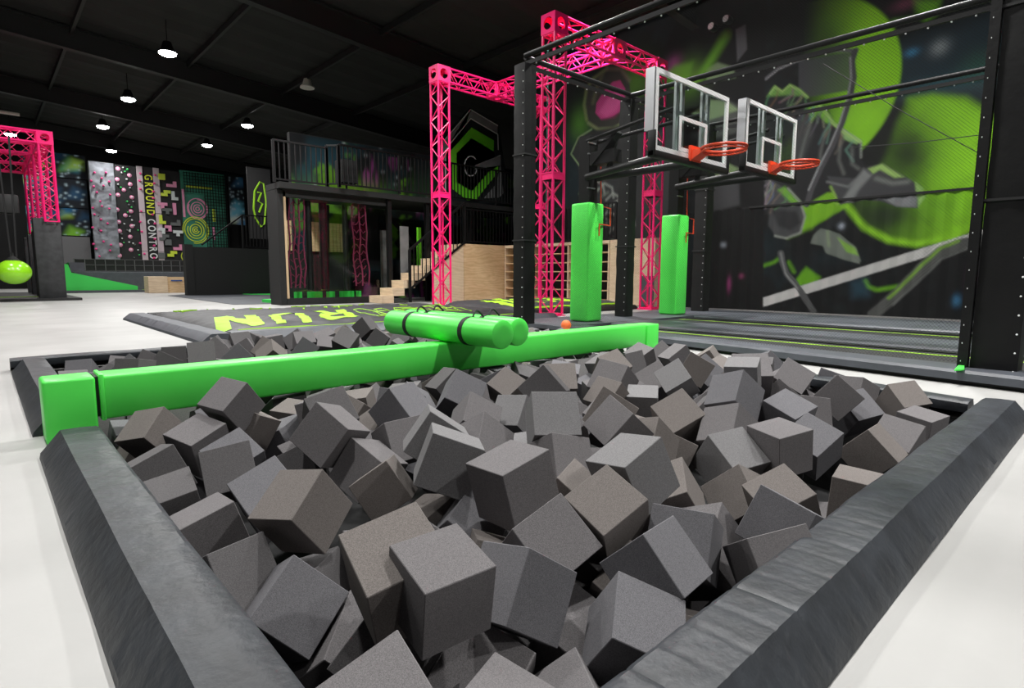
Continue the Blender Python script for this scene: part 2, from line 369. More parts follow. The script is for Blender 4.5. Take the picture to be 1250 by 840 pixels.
CUBES = [
(0.7451,2.5511,0.2057,0.1563,0.5340,0.7705,0.3110,0.1530,'c','charcoal foam cube heaped highest right in front of the left half of the green beam'),
(0.5213,2.9418,0.0334,0.2433,0.4255,0.8354,0.2488,0.1700,'w','brownish grey foam cube close in front of the green beam, second from the left'),
(0.6016,2.5030,0.0700,0.0243,0.5496,0.8136,0.1883,0.1618,'c','charcoal foam cube close in front of the green beam, first from the left'),
(0.4181,2.3565,0.0210,0.1580,0.1099,0.6180,-0.7623,0.1700,'d','dark grey foam cube beside the left padded edge, fourth from the front'),
(0.4127,2.1153,-0.0221,0.1113,0.0612,0.9874,0.0946,0.1700,'d','dark grey foam cube beside the left padded edge, third from the front'),
(0.5997,2.1097,0.0515,0.0803,-0.1271,-0.4520,0.8792,0.1619,'d','dark grey foam cube beside the left padded edge, fifth from the front'),
(0.6831,2.3362,0.0150,0.0975,0.1699,0.2503,-0.9481,0.1666,'b','bluish grey foam cube in the middle of the pit, first from the left'),
(0.6589,1.9050,0.0054,-0.1942,0.9585,0.0053,0.2087,0.1688,'b','bluish grey foam cube in the middle of the pit, second from the left'),
(0.6341,1.5791,0.0745,0.2328,0.5084,0.8025,0.2081,0.1678,'w','brownish grey foam cube with a broad lit top, largest near the left padded edge'),
(0.4509,1.8566,-0.0473,-0.1430,-0.0035,-0.9876,0.0649,0.1829,'c','charcoal foam cube beside the left padded edge, fifth from the front'),
(0.4180,1.5464,-0.0550,0.1613,-0.1286,0.4738,-0.8562,0.1741,'d','dark grey foam cube beside the left padded edge, second from the front'),
(0.5131,1.3755,-0.0872,-0.4455,0.7868,-0.3774,-0.2000,0.1720,'b','grey foam cube tilted on its edge against the left front padded edge'),
(0.6295,1.5478,-0.1687,-0.2739,0.2563,-0.5205,0.7671,0.1795,'d','dark grey foam cube in the middle of the pit, first from the left'),
(0.6152,1.2871,-0.2244,0.3959,0.0060,0.4082,-0.8226,0.1972,'c','charcoal foam cube beside the left padded edge, fourth from the front'),
(0.5981,0.9987,0.1302,-0.0907,0.1301,0.1617,-0.9740,0.1744,'w','sole brownish grey foam cube beside the left padded edge'),
(0.9508,2.0608,0.1369,0.5645,-0.1261,-0.5811,0.5725,0.1754,'c','charcoal foam cube in the middle of the pit, second from the left'),
(0.6259,0.8872,0.1359,-0.0518,0.7432,0.6602,0.0958,0.1530,'c','upright charcoal foam cube in the front middle of the pit, its flat top fully visible'),
(0.8425,0.8901,0.0399,-0.4413,0.0536,-0.8882,0.1161,0.1625,'b','sole bluish grey foam cube in the front part of the pit'),
(0.3895,0.6892,0.0876,0.1139,-0.1928,0.0322,0.9741,0.1564,'c','charcoal foam cube beside the left padded edge, third from the front'),
(0.5782,0.6441,-0.0082,0.2415,-0.1671,0.1239,-0.9478,0.1591,'c','charcoal foam cube beside the left padded edge, second from the front'),
(0.7733,0.6730,-0.1342,-0.2828,0.2105,-0.1903,-0.9162,0.1856,'c','charcoal foam cube beside the long right front padded edge, first from the left'),
(0.6174,1.0735,-0.0904,-0.1225,-0.3520,-0.3942,0.8401,0.1768,'d','dark grey foam cube beside the left padded edge, first from the front'),
(1.1150,1.2035,0.1390,0.1063,0.7224,0.6810,0.0556,0.1795,'c','charcoal foam cube in the front part of the pit, third from the left'),
(1.0532,0.9981,0.0398,-0.0094,-0.1946,-0.3748,0.9064,0.1693,'c','charcoal foam cube in the front part of the pit, fourth from the left'),
(1.2310,0.9455,0.0926,0.0581,0.7293,0.6151,0.2941,0.1601,'w','brownish grey foam cube in the front part of the pit, second from the left'),
(1.3985,0.9846,0.1621,0.1940,0.7342,0.6476,0.0634,0.1690,'g','mid grey foam cube in the middle of the pit, sixth from the left'),
(1.1589,0.7401,0.0441,-0.3914,0.9187,0.0419,-0.0330,0.1581,'b','bluish grey foam cube beside the long right front padded edge, second from the left'),
(0.9916,0.6828,-0.0323,-0.3131,-0.1284,-0.2666,0.9024,0.1632,'b','bluish grey foam cube beside the long right front padded edge, first from the left'),
(1.3530,0.7776,0.0244,0.5189,-0.2904,-0.3735,0.7120,0.1635,'b','bluish grey foam cube beside the long right front padded edge, third from the left'),
(2.0268,0.9386,-0.0829,-0.3730,0.5048,0.1616,-0.7615,0.1754,'w','brownish grey foam cube in the middle of the pit, ninth from the left'),
(1.8875,0.7374,0.0018,-0.8450,0.1332,0.2543,-0.4511,0.1612,'w','brownish grey foam cube beside the long right front padded edge, second from the left'),
(1.6755,0.6529,0.0227,-0.6385,0.2972,0.4626,-0.5385,0.1629,'b','bluish grey foam cube beside the long right front padded edge, fourth from the left'),
(1.4654,0.5790,-0.0014,-0.4546,0.7507,0.1550,-0.4536,0.1663,'c','charcoal foam cube beside the long right front padded edge, third from the left'),
(1.5597,0.8342,-0.0851,-0.2158,0.6577,0.5384,-0.4807,0.1945,'c','charcoal foam cube in the middle of the pit, twelfth from the left'),
(2.2925,0.9200,0.0745,0.0354,0.8248,0.5610,0.0613,0.1700,'c','charcoal foam cube in the middle of the pit, 14th from the left'),
(2.1581,1.0554,0.0120,-0.2980,0.9383,-0.1477,0.0949,0.1795,'g','mid grey foam cube in the middle of the pit, seventh from the left'),
(2.9483,1.7857,0.1360,-0.8083,0.1442,0.4189,-0.3878,0.1659,'g','mid grey foam cube in the far part of the pit, second from the left'),
(2.3525,1.4078,0.0823,0.7710,-0.0541,-0.3852,0.5042,0.1758,'w','brownish grey foam cube in the far part of the pit, sixth from the left'),
(2.5260,1.2283,0.1939,0.4040,-0.0015,0.9000,-0.1639,0.1700,'b','bluish grey foam cube in the far part of the pit, third from the left'),
(2.3685,1.1694,0.0696,-0.3994,0.0312,-0.9031,0.1547,0.1751,'c','charcoal foam cube in the middle of the pit, 13th from the left'),
(2.6684,1.0479,0.1095,-0.0164,0.7459,0.6290,0.2186,0.1652,'b','bluish grey foam cube in the far part of the pit, fourth from the left'),
(3.7075,2.2471,0.1416,0.2701,0.8205,0.4849,0.1364,0.1700,'c','charcoal foam cube near the far right padded edge, first from the left'),
(2.7629,1.3055,0.2563,0.0836,0.5779,0.8090,0.0679,0.1530,'g','mid grey foam cube in the far part of the pit, third from the left'),
(2.9789,1.3656,0.2173,0.4384,-0.1506,-0.2377,0.8536,0.1816,'c','charcoal foam cube in the far part of the pit, eighth from the left'),
(3.5715,1.9641,0.0900,-0.0138,0.3476,0.3601,-0.8656,0.1700,'b','bluish grey foam cube near the far right padded edge, first from the left'),
(3.3581,1.8989,0.1500,-0.0048,-0.5690,-0.3177,0.7585,0.1700,'w','brownish grey foam cube in the far part of the pit, seventh from the left'),
(2.5374,1.7354,0.0735,0.0615,0.4775,0.8708,0.0993,0.1584,'g','mid grey foam cube in the far part of the pit, first from the left'),
(3.7891,2.6252,0.1002,0.1047,-0.2493,-0.0760,0.9597,0.1700,'c','charcoal foam cube close in front of the green beam, eleventh from the left'),
(3.5329,2.5421,0.0900,0.0521,-0.1155,-0.5818,0.8034,0.1700,'d','dark grey foam cube close in front of the green beam, fifth from the left'),
(3.0739,1.9995,0.0865,-0.2647,0.4054,0.2466,-0.8395,0.1741,'c','charcoal foam cube in the far part of the pit, fifth from the left'),
(2.6136,1.9907,0.1408,0.6145,-0.2633,-0.3766,0.6412,0.1870,'c','charcoal foam cube in the far part of the pit, fourth from the left'),
(3.0191,2.3102,0.1391,-0.0747,0.1788,0.3225,-0.9265,0.1673,'w','brownish grey foam cube in the far part of the pit, fifth from the left'),
(2.3865,1.8447,0.1042,-0.6699,0.2573,0.3039,-0.6266,0.1601,'w','brownish grey foam cube in the far part of the pit, fourth from the left'),
(1.7565,1.3080,0.1678,0.7581,-0.2675,-0.3514,0.4799,0.1578,'c','charcoal foam cube in the middle of the pit, tenth from the left'),
(1.9694,1.5181,0.1447,-0.0708,-0.4679,-0.3495,0.8086,0.1751,'w','brownish grey foam cube in the middle of the pit, fifth from the left'),
(1.5625,1.4725,0.1970,-0.4278,0.8513,-0.2768,0.1250,0.1741,'g','mid grey foam cube in the middle of the pit, fifth from the left'),
(1.8253,1.9591,0.0751,0.9001,0.0008,-0.4113,0.1434,0.1646,'g','mid grey foam cube in the middle of the pit, fourth from the left'),
(1.4946,1.3725,0.0670,-0.4964,0.8533,-0.1463,-0.0640,0.1754,'c','charcoal foam cube in the middle of the pit, eighth from the left'),
(1.3360,1.1697,0.0294,0.1968,-0.0303,0.3201,-0.9262,0.1700,'w','brownish grey foam cube in the middle of the pit, fourth from the left'),
(1.5457,1.6766,-0.0091,-0.0334,0.9705,-0.2350,0.0425,0.1809,'g','mid grey foam cube in the middle of the pit, third from the left'),
(1.3390,1.6235,0.1085,-0.0448,0.6289,0.6348,-0.4466,0.1652,'c','charcoal foam cube in the middle of the pit, seventh from the left'),
(1.5943,1.9828,0.0900,-0.0002,-0.7056,-0.5452,0.4527,0.1700,'c','charcoal foam cube in the middle of the pit, sixth from the left'),
(1.8571,2.4214,0.1006,-0.4696,0.8030,-0.3598,-0.0720,0.1870,'b','bluish grey foam cube in the far part of the pit, first from the left'),
(1.9973,2.7238,0.0887,0.2849,0.7182,0.6090,0.1793,0.1700,'d','dark grey foam cube close in front of the green beam, second from the left'),
(1.3801,2.2445,0.1307,-0.3803,0.9096,0.1551,-0.0622,0.1761,'b','bluish grey foam cube in the middle of the pit, third from the left'),
(1.2427,2.0288,0.0556,-0.5166,0.8539,-0.0278,0.0558,0.1686,'c','charcoal foam cube in the middle of the pit, fifth from the left'),
(1.1614,1.6665,0.1672,0.1484,0.4681,0.5008,-0.7127,0.1652,'g','mid grey foam cube in the middle of the pit, first from the left'),
(1.0560,1.4466,0.1634,0.2217,0.5323,0.4315,-0.6938,0.1700,'g','mid grey foam cube in the middle of the pit, second from the left'),
(1.0391,1.9338,0.0098,0.5473,-0.5631,0.5820,-0.2113,0.1748,'c','charcoal foam cube in the middle of the pit, third from the left'),
(0.9829,1.7205,0.0140,0.0397,-0.3963,-0.5095,0.7628,0.1530,'w','brownish grey foam cube in the middle of the pit, second from the left'),
(1.0644,2.3075,0.1405,0.0074,-0.1295,-0.4079,0.9038,0.1720,'d','dark grey foam cube in the middle of the pit, third from the left'),
(0.8032,2.6106,0.0752,0.0506,-0.3871,0.7211,-0.5724,0.1870,'w','brownish grey foam cube close in front of the green beam, third from the left'),
(3.3807,0.9841,0.0272,-0.3283,0.9113,-0.1908,0.1596,0.1700,'b','bluish grey foam cube in the far part of the pit, sixth from the left'),
(3.5807,0.8094,0.0847,-0.3124,0.8910,-0.2802,0.1732,0.1564,'w','brownish grey foam cube near the far right padded edge, third from the left'),
(3.3672,0.6796,0.0057,-0.0035,0.7867,0.6120,0.0812,0.1615,'c','charcoal foam cube beside the long right front padded edge, sixth from the left'),
(2.8241,0.7374,-0.0162,-0.6548,0.2829,-0.6488,0.2653,0.1700,'w','brownish grey foam cube beside the long right front padded edge, fourth from the left'),
(3.0487,0.6990,-0.0134,-0.7109,0.1885,0.2735,-0.6199,0.1700,'c','charcoal foam cube beside the long right front padded edge, fifth from the left'),
(2.1852,0.5940,-0.0157,-0.0306,0.9957,0.0875,-0.0040,0.1700,'w','brownish grey foam cube beside the long right front padded edge, third from the left'),
(2.5808,0.9016,0.0262,0.9380,0.1440,-0.2927,-0.1170,0.1700,'b','bluish grey foam cube in the far part of the pit, fifth from the left'),
(3.4015,1.3295,0.1416,-0.6132,0.0305,0.4332,-0.6598,0.1720,'c','charcoal foam cube in the far part of the pit, tenth from the left'),
(4.1049,1.3451,0.0400,-0.0102,-0.6176,-0.1932,0.7623,0.1700,'b','bluish grey foam cube near the far right padded edge, third from the left'),
(3.1884,1.0029,0.1351,-0.1553,0.5611,0.3133,-0.7503,0.1659,'c','charcoal foam cube in the far part of the pit, 13th from the left'),
(3.6418,1.0657,0.0742,-0.1399,0.7774,0.5920,-0.1601,0.1741,'c','charcoal foam cube near the far right padded edge, third from the left'),
(2.9085,1.0617,0.0715,0.2420,-0.0846,-0.5717,0.7794,0.1748,'c','charcoal foam cube in the far part of the pit, eleventh from the left'),
(3.1614,1.2777,0.0768,0.1141,-0.5494,-0.3246,0.7614,0.1734,'c','charcoal foam cube in the far part of the pit, ninth from the left'),
(1.9063,1.2830,0.0676,0.1620,-0.6600,-0.6527,0.3348,0.1758,'w','brownish grey foam cube in the middle of the pit, sixth from the left'),
(1.6831,1.0257,-0.0132,0.1200,-0.5345,-0.6241,0.5572,0.1802,'w','brownish grey foam cube in the middle of the pit, seventh from the left'),
(2.1137,1.2928,-0.0051,0.5212,-0.1946,-0.5655,0.6089,0.1646,'w','brownish grey foam cube in the middle of the pit, eighth from the left'),
(2.0423,1.9792,0.1857,-0.0688,0.4884,0.4211,-0.7612,0.1727,'d','dark grey foam cube in the far part of the pit, first from the left'),
(2.0652,2.2807,0.1356,-0.0254,-0.2975,-0.2373,0.9244,0.1486,'w','brownish grey foam cube in the far part of the pit, second from the left'),
(2.5857,2.7094,0.0545,0.1723,0.6181,0.5414,-0.5433,0.1700,'d','dark grey foam cube close in front of the green beam, fourth from the left'),
(2.2531,2.0702,0.1627,-0.3386,0.1517,0.3311,-0.8676,0.1727,'w','brownish grey foam cube in the far part of the pit, third from the left'),
(3.1640,2.4793,0.1099,-0.0830,0.2040,-0.0866,-0.9716,0.1727,'c','charcoal foam cube close in front of the green beam, tenth from the left'),
(0.7109,4.4464,0.1099,-0.0478,0.3971,0.9112,-0.0989,0.1652,'c','charcoal foam cube behind the green beam, fourth from the left'),
(1.1281,4.4819,0.1595,-0.4191,0.8962,-0.1176,0.0863,0.1700,'d','dark grey foam cube behind the green beam, fifth from the left'),
(0.9512,4.7789,0.0821,0.3024,0.3757,0.5381,-0.6913,0.1720,'d','dark grey foam cube behind the green beam, third from the left'),
(0.8889,4.9761,0.0794,-0.3221,-0.3819,-0.5353,0.6810,0.1727,'c','charcoal foam cube behind the green beam, fifth from the left'),
(0.7104,4.6434,0.0900,-0.2111,-0.2760,-0.5942,0.7254,0.1700,'b','bluish grey foam cube behind the green beam, second from the left'),
(1.4724,4.8268,0.0900,-0.1646,-0.3249,-0.5723,0.7347,0.1700,'b','bluish grey foam cube behind the green beam, fourth from the left'),
(1.7899,5.0475,0.0912,0.1230,0.4168,0.3079,-0.8464,0.1700,'w','brownish grey foam cube behind the green beam, second from the left'),
(1.6653,4.6222,0.1015,-0.1258,-0.4222,-0.7338,0.5172,0.1700,'w','brownish grey foam cube behind the green beam, third from the left'),
(2.0355,4.8533,0.1032,-0.1972,-0.4069,-0.5203,0.7244,0.1666,'b','bluish grey foam cube behind the green beam, fifth from the left'),
(2.2912,4.9918,0.0768,0.4907,0.1712,0.1899,-0.8330,0.1734,'c','charcoal foam cube behind the green beam, 15th from the left'),
(2.3184,4.6657,0.1678,-0.2347,-0.3052,-0.3393,0.8582,0.1700,'c','charcoal foam cube behind the green beam, 17th from the left'),
(3.0254,5.6218,0.1894,0.1306,-0.5348,-0.4603,0.6964,0.1700,'d','dark grey foam cube behind the green beam, tenth from the left'),
(2.8807,5.0879,0.1130,0.1018,0.4796,0.4755,-0.7304,0.1700,'d','dark grey foam cube behind the green beam, eleventh from the left'),
(1.1022,5.1881,0.0900,-0.0798,0.0654,0.6574,-0.7464,0.1700,'d','dark grey foam cube behind the green beam, fourth from the left'),
(1.2517,1.0053,-0.0586,0.2615,-0.5786,0.1554,-0.7567,0.1732,'d','dark grey foam cube in the front part of the pit, second from the left'),
(1.0700,1.3559,-0.0354,0.9043,-0.3351,-0.2513,0.0827,0.1690,'b','bluish grey foam cube in the middle of the pit, fifth from the left'),
(1.2578,1.4238,-0.0674,0.8554,0.2715,-0.4385,0.0487,0.1675,'w','grey foam cube buried almost out of sight under the others in the pit'),
(0.7790,1.1313,-0.0454,0.9469,0.0001,0.3163,-0.0586,0.1701,'c','grey foam cube buried almost out of sight under the others in the pit'),
(1.1914,0.8332,-0.0894,-0.7086,0.2985,-0.4916,0.4087,0.1719,'w','brownish grey foam cube in the front part of the pit, third from the left'),
(0.8947,1.3570,-0.0584,-0.1075,-0.5473,-0.6800,-0.4759,0.1669,'c','grey foam cube buried almost out of sight under the others in the pit'),
(1.6960,1.4141,-0.0392,0.1778,-0.4396,0.8727,0.1167,0.1688,'c','charcoal foam cube in the middle of the pit, ninth from the left'),
(1.0125,1.1724,-0.0815,0.7939,-0.2596,-0.5256,-0.1611,0.1691,'w','brownish grey foam cube in the front part of the pit, first from the left'),
(1.0362,1.5093,-0.0830,-0.1546,0.0659,-0.9785,0.1194,0.1686,'w','brownish grey foam cube in the middle of the pit, third from the left'),
(0.7353,0.8912,-0.1149,0.8100,-0.4868,-0.3065,-0.1140,0.1712,'c','charcoal foam cube in the front part of the pit, second from the left'),
(0.9983,0.8713,-0.1435,-0.4812,-0.5846,-0.5706,0.3180,0.1728,'c','charcoal foam cube in the front part of the pit, sixth from the left'),
(0.5720,0.7887,-0.1681,0.8656,-0.2883,-0.1532,0.3796,0.1714,'c','charcoal foam cube beside the left padded edge, first from the front'),
(0.8259,1.5179,-0.1347,-0.5531,-0.5350,0.4844,-0.4161,0.1671,'c','charcoal foam cube in the middle of the pit, fourth from the left'),
(1.1877,0.6647,-0.1560,0.3576,-0.4729,0.5937,0.5441,0.1721,'w','brownish grey foam cube beside the long right front padded edge, first from the left'),
(1.1927,1.2579,-0.1399,-0.0444,0.8517,-0.3801,0.3579,0.1708,'d','grey foam cube buried almost out of sight under the others in the pit'),
(0.9342,1.0034,-0.1577,0.5878,0.8062,0.0670,0.0037,0.1683,'d','dark grey foam cube in the front part of the pit, first from the left'),
(1.3520,0.8852,-0.1255,0.0088,0.2350,-0.9323,-0.2749,0.1689,'c','grey foam cube buried almost out of sight under the others in the pit'),
(0.9895,0.7292,-0.1983,-0.3597,-0.4984,-0.5783,-0.5365,0.1721,'c','grey foam cube buried almost out of sight under the others in the pit'),
(1.5832,0.9434,-0.2479,0.0685,-0.0959,0.8188,0.5619,0.1716,'c','charcoal foam cube in the middle of the pit, eleventh from the left'),
(0.7744,1.0815,-0.2498,0.4218,0.7105,-0.0792,0.5576,0.1683,'b','grey foam cube buried almost out of sight under the others in the pit'),
(1.5236,0.6690,-0.2461,-0.0647,0.0185,0.1527,0.9860,0.1677,'c','charcoal foam cube beside the long right front padded edge, second from the left'),
(1.1276,1.0050,-0.1953,0.9795,-0.0143,-0.0868,0.1811,0.1728,'c','charcoal foam cube in the front part of the pit, fifth from the left'),
(2.3752,5.1748,0.1283,0.7734,-0.5980,-0.0829,-0.1933,0.1722,'c','charcoal foam cube behind the green beam, 14th from the left'),
(4.0414,5.0007,0.0772,0.6539,0.2310,-0.0204,0.7202,0.1668,'b','grey foam cube buried almost out of sight under the others in the pit'),
(3.3412,5.3262,0.0768,-0.9355,-0.0681,-0.2350,0.2549,0.1696,'d','grey foam cube buried almost out of sight under the others in the pit'),
(4.1317,3.5372,0.1015,-0.3184,0.2082,0.8636,0.3309,0.1692,'c','grey foam cube buried almost out of sight under the others in the pit'),
(3.0510,3.8379,0.1090,-0.6006,-0.1235,-0.3086,-0.7272,0.1692,'c','grey foam cube buried almost out of sight under the others in the pit'),
(4.1070,2.6423,0.0836,0.3817,-0.0763,-0.4192,-0.8202,0.1707,'c','charcoal foam cube close in front of the green beam, twelfth from the left'),
(1.9578,3.6602,0.0741,0.6584,-0.1609,-0.7260,-0.1158,0.1714,'d','grey foam cube buried almost out of sight under the others in the pit'),
(3.5018,4.5575,0.0924,0.3405,-0.5413,-0.2816,-0.7154,0.1671,'d','dark grey foam cube behind the green beam, 17th from the left'),
(3.9556,5.1896,0.1115,0.3529,-0.3129,-0.8515,0.2293,0.1729,'d','dark grey foam cube behind the green beam, 16th from the left'),
(3.2609,4.6245,0.0878,0.1671,0.3468,-0.7665,-0.5140,0.1712,'w','brownish grey foam cube behind the green beam, ninth from the left'),
(3.9792,2.1534,0.1063,0.7397,0.3048,0.3480,-0.4887,0.1720,'w','brownish grey foam cube near the far right padded edge, first from the left'),
(3.9130,4.6576,0.0956,0.3429,-0.2552,-0.0652,-0.9017,0.1694,'c','charcoal foam cube behind the green beam, 29th from the left'),
(2.9457,4.4179,0.1146,0.1002,0.7185,-0.5854,0.3619,0.1671,'d','dark grey foam cube behind the green beam, 13th from the left'),
(4.0518,4.3275,0.1248,0.9967,-0.0495,0.0470,-0.0448,0.1730,'d','dark grey foam cube behind the green beam, 18th from the left'),
(3.6134,1.4150,0.0842,-0.8055,-0.1966,-0.5590,0.0071,0.1670,'c','charcoal foam cube near the far right padded edge, second from the left'),
(3.3594,3.9391,0.0949,-0.5830,0.0890,-0.4359,-0.6799,0.1733,'c','grey foam cube buried almost out of sight under the others in the pit'),
(1.4471,5.2575,0.0997,-0.6798,0.0842,0.3574,-0.6349,0.1684,'c','grey foam cube buried almost out of sight under the others in the pit'),
(2.4364,3.8191,0.1194,0.5968,-0.3444,0.7187,-0.0936,0.1695,'b','bluish grey foam cube behind the green beam, sixth from the left'),
(2.7766,4.1291,0.0852,-0.4258,0.4046,0.1502,-0.7953,0.1678,'c','grey foam cube buried almost out of sight under the others in the pit'),
(4.1781,3.8220,0.1179,-0.6952,0.4537,-0.5200,0.2009,0.1714,'b','grey foam cube buried almost out of sight under the others in the pit'),
(2.2137,5.4483,0.0945,0.3571,0.1572,-0.8680,-0.3070,0.1727,'d','dark grey foam cube behind the green beam, ninth from the left'),
(1.5513,3.5848,0.0767,-0.3918,-0.4077,-0.7527,0.3373,0.1693,'c','charcoal foam cube behind the green beam, twelfth from the left'),
(3.2904,3.6191,0.0759,-0.2889,-0.5508,-0.7568,0.2012,0.1691,'c','grey foam cube buried almost out of sight under the others in the pit'),
(3.9168,1.6911,0.1211,0.0195,-0.8324,0.3752,0.4074,0.1680,'b','bluish grey foam cube near the far right padded edge, second from the left'),
(3.8187,4.2653,0.0923,-0.3380,0.0390,-0.9388,0.0540,0.1681,'w','brownish grey foam cube behind the green beam, twelfth from the left'),
(1.7067,5.4992,0.1117,0.2436,-0.6522,-0.6628,-0.2756,0.1693,'d','dark grey foam cube behind the green beam, seventh from the left'),
(4.2088,4.7412,0.1132,-0.4991,0.0974,0.8281,-0.2360,0.1708,'c','charcoal foam cube behind the green beam, 30th from the left'),
(3.5740,4.7715,0.1293,-0.6001,-0.3454,-0.4247,-0.5833,0.1713,'b','bluish grey foam cube behind the green beam, eighth from the left'),
(3.6479,4.0102,0.1077,0.6447,-0.6204,0.3944,0.2098,0.1734,'c','charcoal foam cube behind the green beam, 31st from the left'),
(2.5606,2.3243,0.1244,-0.9387,-0.1084,0.0609,-0.3215,0.1730,'b','bluish grey foam cube in the far part of the pit, second from the left'),
(3.9043,5.4116,0.1084,0.2318,0.1915,-0.6697,0.6791,0.1705,'w','brownish grey foam cube behind the green beam, tenth from the left'),
(2.9163,4.7422,0.0926,-0.7831,0.3910,0.4329,0.2158,0.1728,'c','charcoal foam cube behind the green beam, 21st from the left'),
(3.7072,3.4840,0.1223,-0.5752,-0.3270,0.3134,0.6812,0.1713,'w','grey foam cube buried almost out of sight under the others in the pit'),
(2.8549,3.6300,0.0773,-0.0216,-0.3898,-0.6489,0.6531,0.1708,'b','grey foam cube buried almost out of sight under the others in the pit'),
(3.5324,5.0549,0.0909,-0.7221,-0.5094,0.2110,0.4177,0.1673,'c','charcoal foam cube behind the green beam, 24th from the left'),
(3.3445,5.5969,0.1075,0.7997,-0.2855,-0.5064,-0.1501,0.1677,'w','brownish grey foam cube behind the green beam, seventh from the left'),
(2.1483,3.5675,0.1059,-0.0300,0.0277,0.6392,0.7679,0.1703,'c','grey foam cube buried almost out of sight under the others in the pit'),
(2.1450,5.1335,0.1196,-0.5946,0.2602,-0.6414,0.4091,0.1734,'c','charcoal foam cube behind the green beam, eleventh from the left'),
(1.8854,5.5971,0.0992,0.7543,-0.0653,0.1667,-0.6317,0.1682,'d','dark grey foam cube behind the green beam, eighth from the left'),
(3.1535,5.0225,0.1257,-0.3148,-0.4744,0.7922,0.2197,0.1673,'w','brownish grey foam cube behind the green beam, eighth from the left'),
(3.5687,5.3359,0.1019,-0.1702,-0.7249,-0.1009,0.6598,0.1720,'d','dark grey foam cube behind the green beam, 14th from the left'),
(1.9484,5.3873,0.1052,-0.0625,-0.0528,-0.9965,0.0198,0.1715,'c','charcoal foam cube behind the green beam, ninth from the left'),
(2.6287,5.3541,0.1225,0.1931,-0.7346,0.5504,-0.3465,0.1709,'w','brownish grey foam cube behind the green beam, fourth from the left'),
(3.1263,4.1477,0.1096,-0.1440,0.6889,-0.5355,0.4669,0.1714,'c','charcoal foam cube behind the green beam, 26th from the left'),
(1.1379,2.5348,0.0987,-0.3636,0.1069,-0.0729,-0.9225,0.1719,'c','charcoal foam cube close in front of the green beam, third from the left'),
(2.7769,2.5741,0.0774,0.5494,0.0389,0.3866,0.7397,0.1716,'c','charcoal foam cube close in front of the green beam, seventh from the left'),
(2.7272,3.9116,0.1090,0.6223,0.3163,0.3006,-0.6499,0.1694,'c','charcoal foam cube behind the green beam, 23rd from the left'),
(3.5059,4.2615,0.0971,-0.4940,0.7536,-0.2984,0.3147,0.1718,'b','bluish grey foam cube behind the green beam, ninth from the left'),
(4.2429,4.3463,0.1074,-0.0368,0.5762,-0.8165,0.0076,0.1678,'b','grey foam cube buried almost out of sight under the others in the pit'),
(2.1705,4.0456,0.0923,0.1718,0.2937,-0.1104,0.9338,0.1679,'c','grey foam cube buried almost out of sight under the others in the pit'),
(4.0411,4.5490,0.0733,-0.6625,-0.3391,-0.6455,0.1717,0.1694,'d','grey foam cube buried almost out of sight under the others in the pit'),
(1.9187,3.4778,0.0891,0.5289,0.6416,0.4891,0.2636,0.1709,'w','brownish grey foam cube behind the green beam, fifth from the left'),
(3.5937,5.5710,0.1141,-0.1954,-0.2912,-0.6492,-0.6749,0.1670,'c','charcoal foam cube behind the green beam, 22nd from the left'),
(3.2846,4.3865,0.0809,-0.5440,-0.5480,-0.4498,-0.4489,0.1720,'c','grey foam cube buried almost out of sight under the others in the pit'),
(2.6537,3.4902,0.0792,-0.1163,0.5000,-0.2098,-0.8321,0.1668,'d','grey foam cube buried almost out of sight under the others in the pit'),
(3.7204,1.6505,0.1254,0.1196,0.7535,0.1203,-0.6352,0.1673,'d','sole dark grey foam cube near the far right padded edge'),
(3.7639,4.4862,0.0759,0.2518,-0.7746,0.0901,-0.5732,0.1705,'c','grey foam cube buried almost out of sight under the others in the pit'),
(2.9829,2.7171,0.0705,0.5138,-0.4662,-0.5678,-0.4430,0.1695,'c','charcoal foam cube close in front of the green beam, eighth from the left'),
(3.7466,5.1355,0.1156,0.9398,-0.2636,-0.1340,0.1714,0.1698,'c','charcoal foam cube behind the green beam, 25th from the left'),
(2.4088,3.4887,0.0788,0.4611,-0.5451,-0.5331,-0.4540,0.1683,'d','dark grey foam cube behind the green beam, 15th from the left'),
(3.0341,5.2753,0.0749,-0.0153,-0.9870,-0.1578,-0.0253,0.1673,'w','brownish grey foam cube behind the green beam, sixth from the left'),
(1.6665,5.2734,0.0802,0.2187,0.4922,-0.0328,0.8419,0.1700,'c','charcoal foam cube behind the green beam, eighth from the left'),
(1.4773,3.7763,0.0786,-0.5238,0.0654,0.4237,-0.7361,0.1711,'b','grey foam cube buried almost out of sight under the others in the pit'),
(2.4563,4.8388,0.1086,0.8473,-0.4163,0.1881,0.2709,0.1694,'c','grey foam cube buried almost out of sight under the others in the pit'),
(4.1962,4.0764,0.0913,0.2596,0.5218,-0.2390,0.7767,0.1706,'c','grey foam cube buried almost out of sight under the others in the pit'),
(2.2932,2.6037,0.0795,-0.2709,-0.0508,0.2393,0.9310,0.1729,'b','bluish grey foam cube close in front of the green beam, seventh from the left'),
(4.1709,5.4837,0.1239,-0.3650,0.9015,-0.1454,0.1815,0.1721,'c','charcoal foam cube behind the green beam, 27th from the left'),
(1.5086,2.4747,0.0864,-0.1005,-0.5766,-0.0697,0.8078,0.1677,'b','bluish grey foam cube close in front of the green beam, fourth from the left'),
(2.5328,4.1598,0.1058,0.6941,0.4418,-0.5670,0.0380,0.1672,'c','charcoal foam cube behind the green beam, 20th from the left'),
(1.7254,1.5766,0.0916,-0.1769,0.9409,-0.1265,0.2595,0.1705,'d','dark grey foam cube in the middle of the pit, fourth from the left'),
(3.9506,4.0095,0.1032,0.3768,0.2889,-0.2336,-0.8485,0.1729,'w','brownish grey foam cube behind the green beam, 13th from the left'),
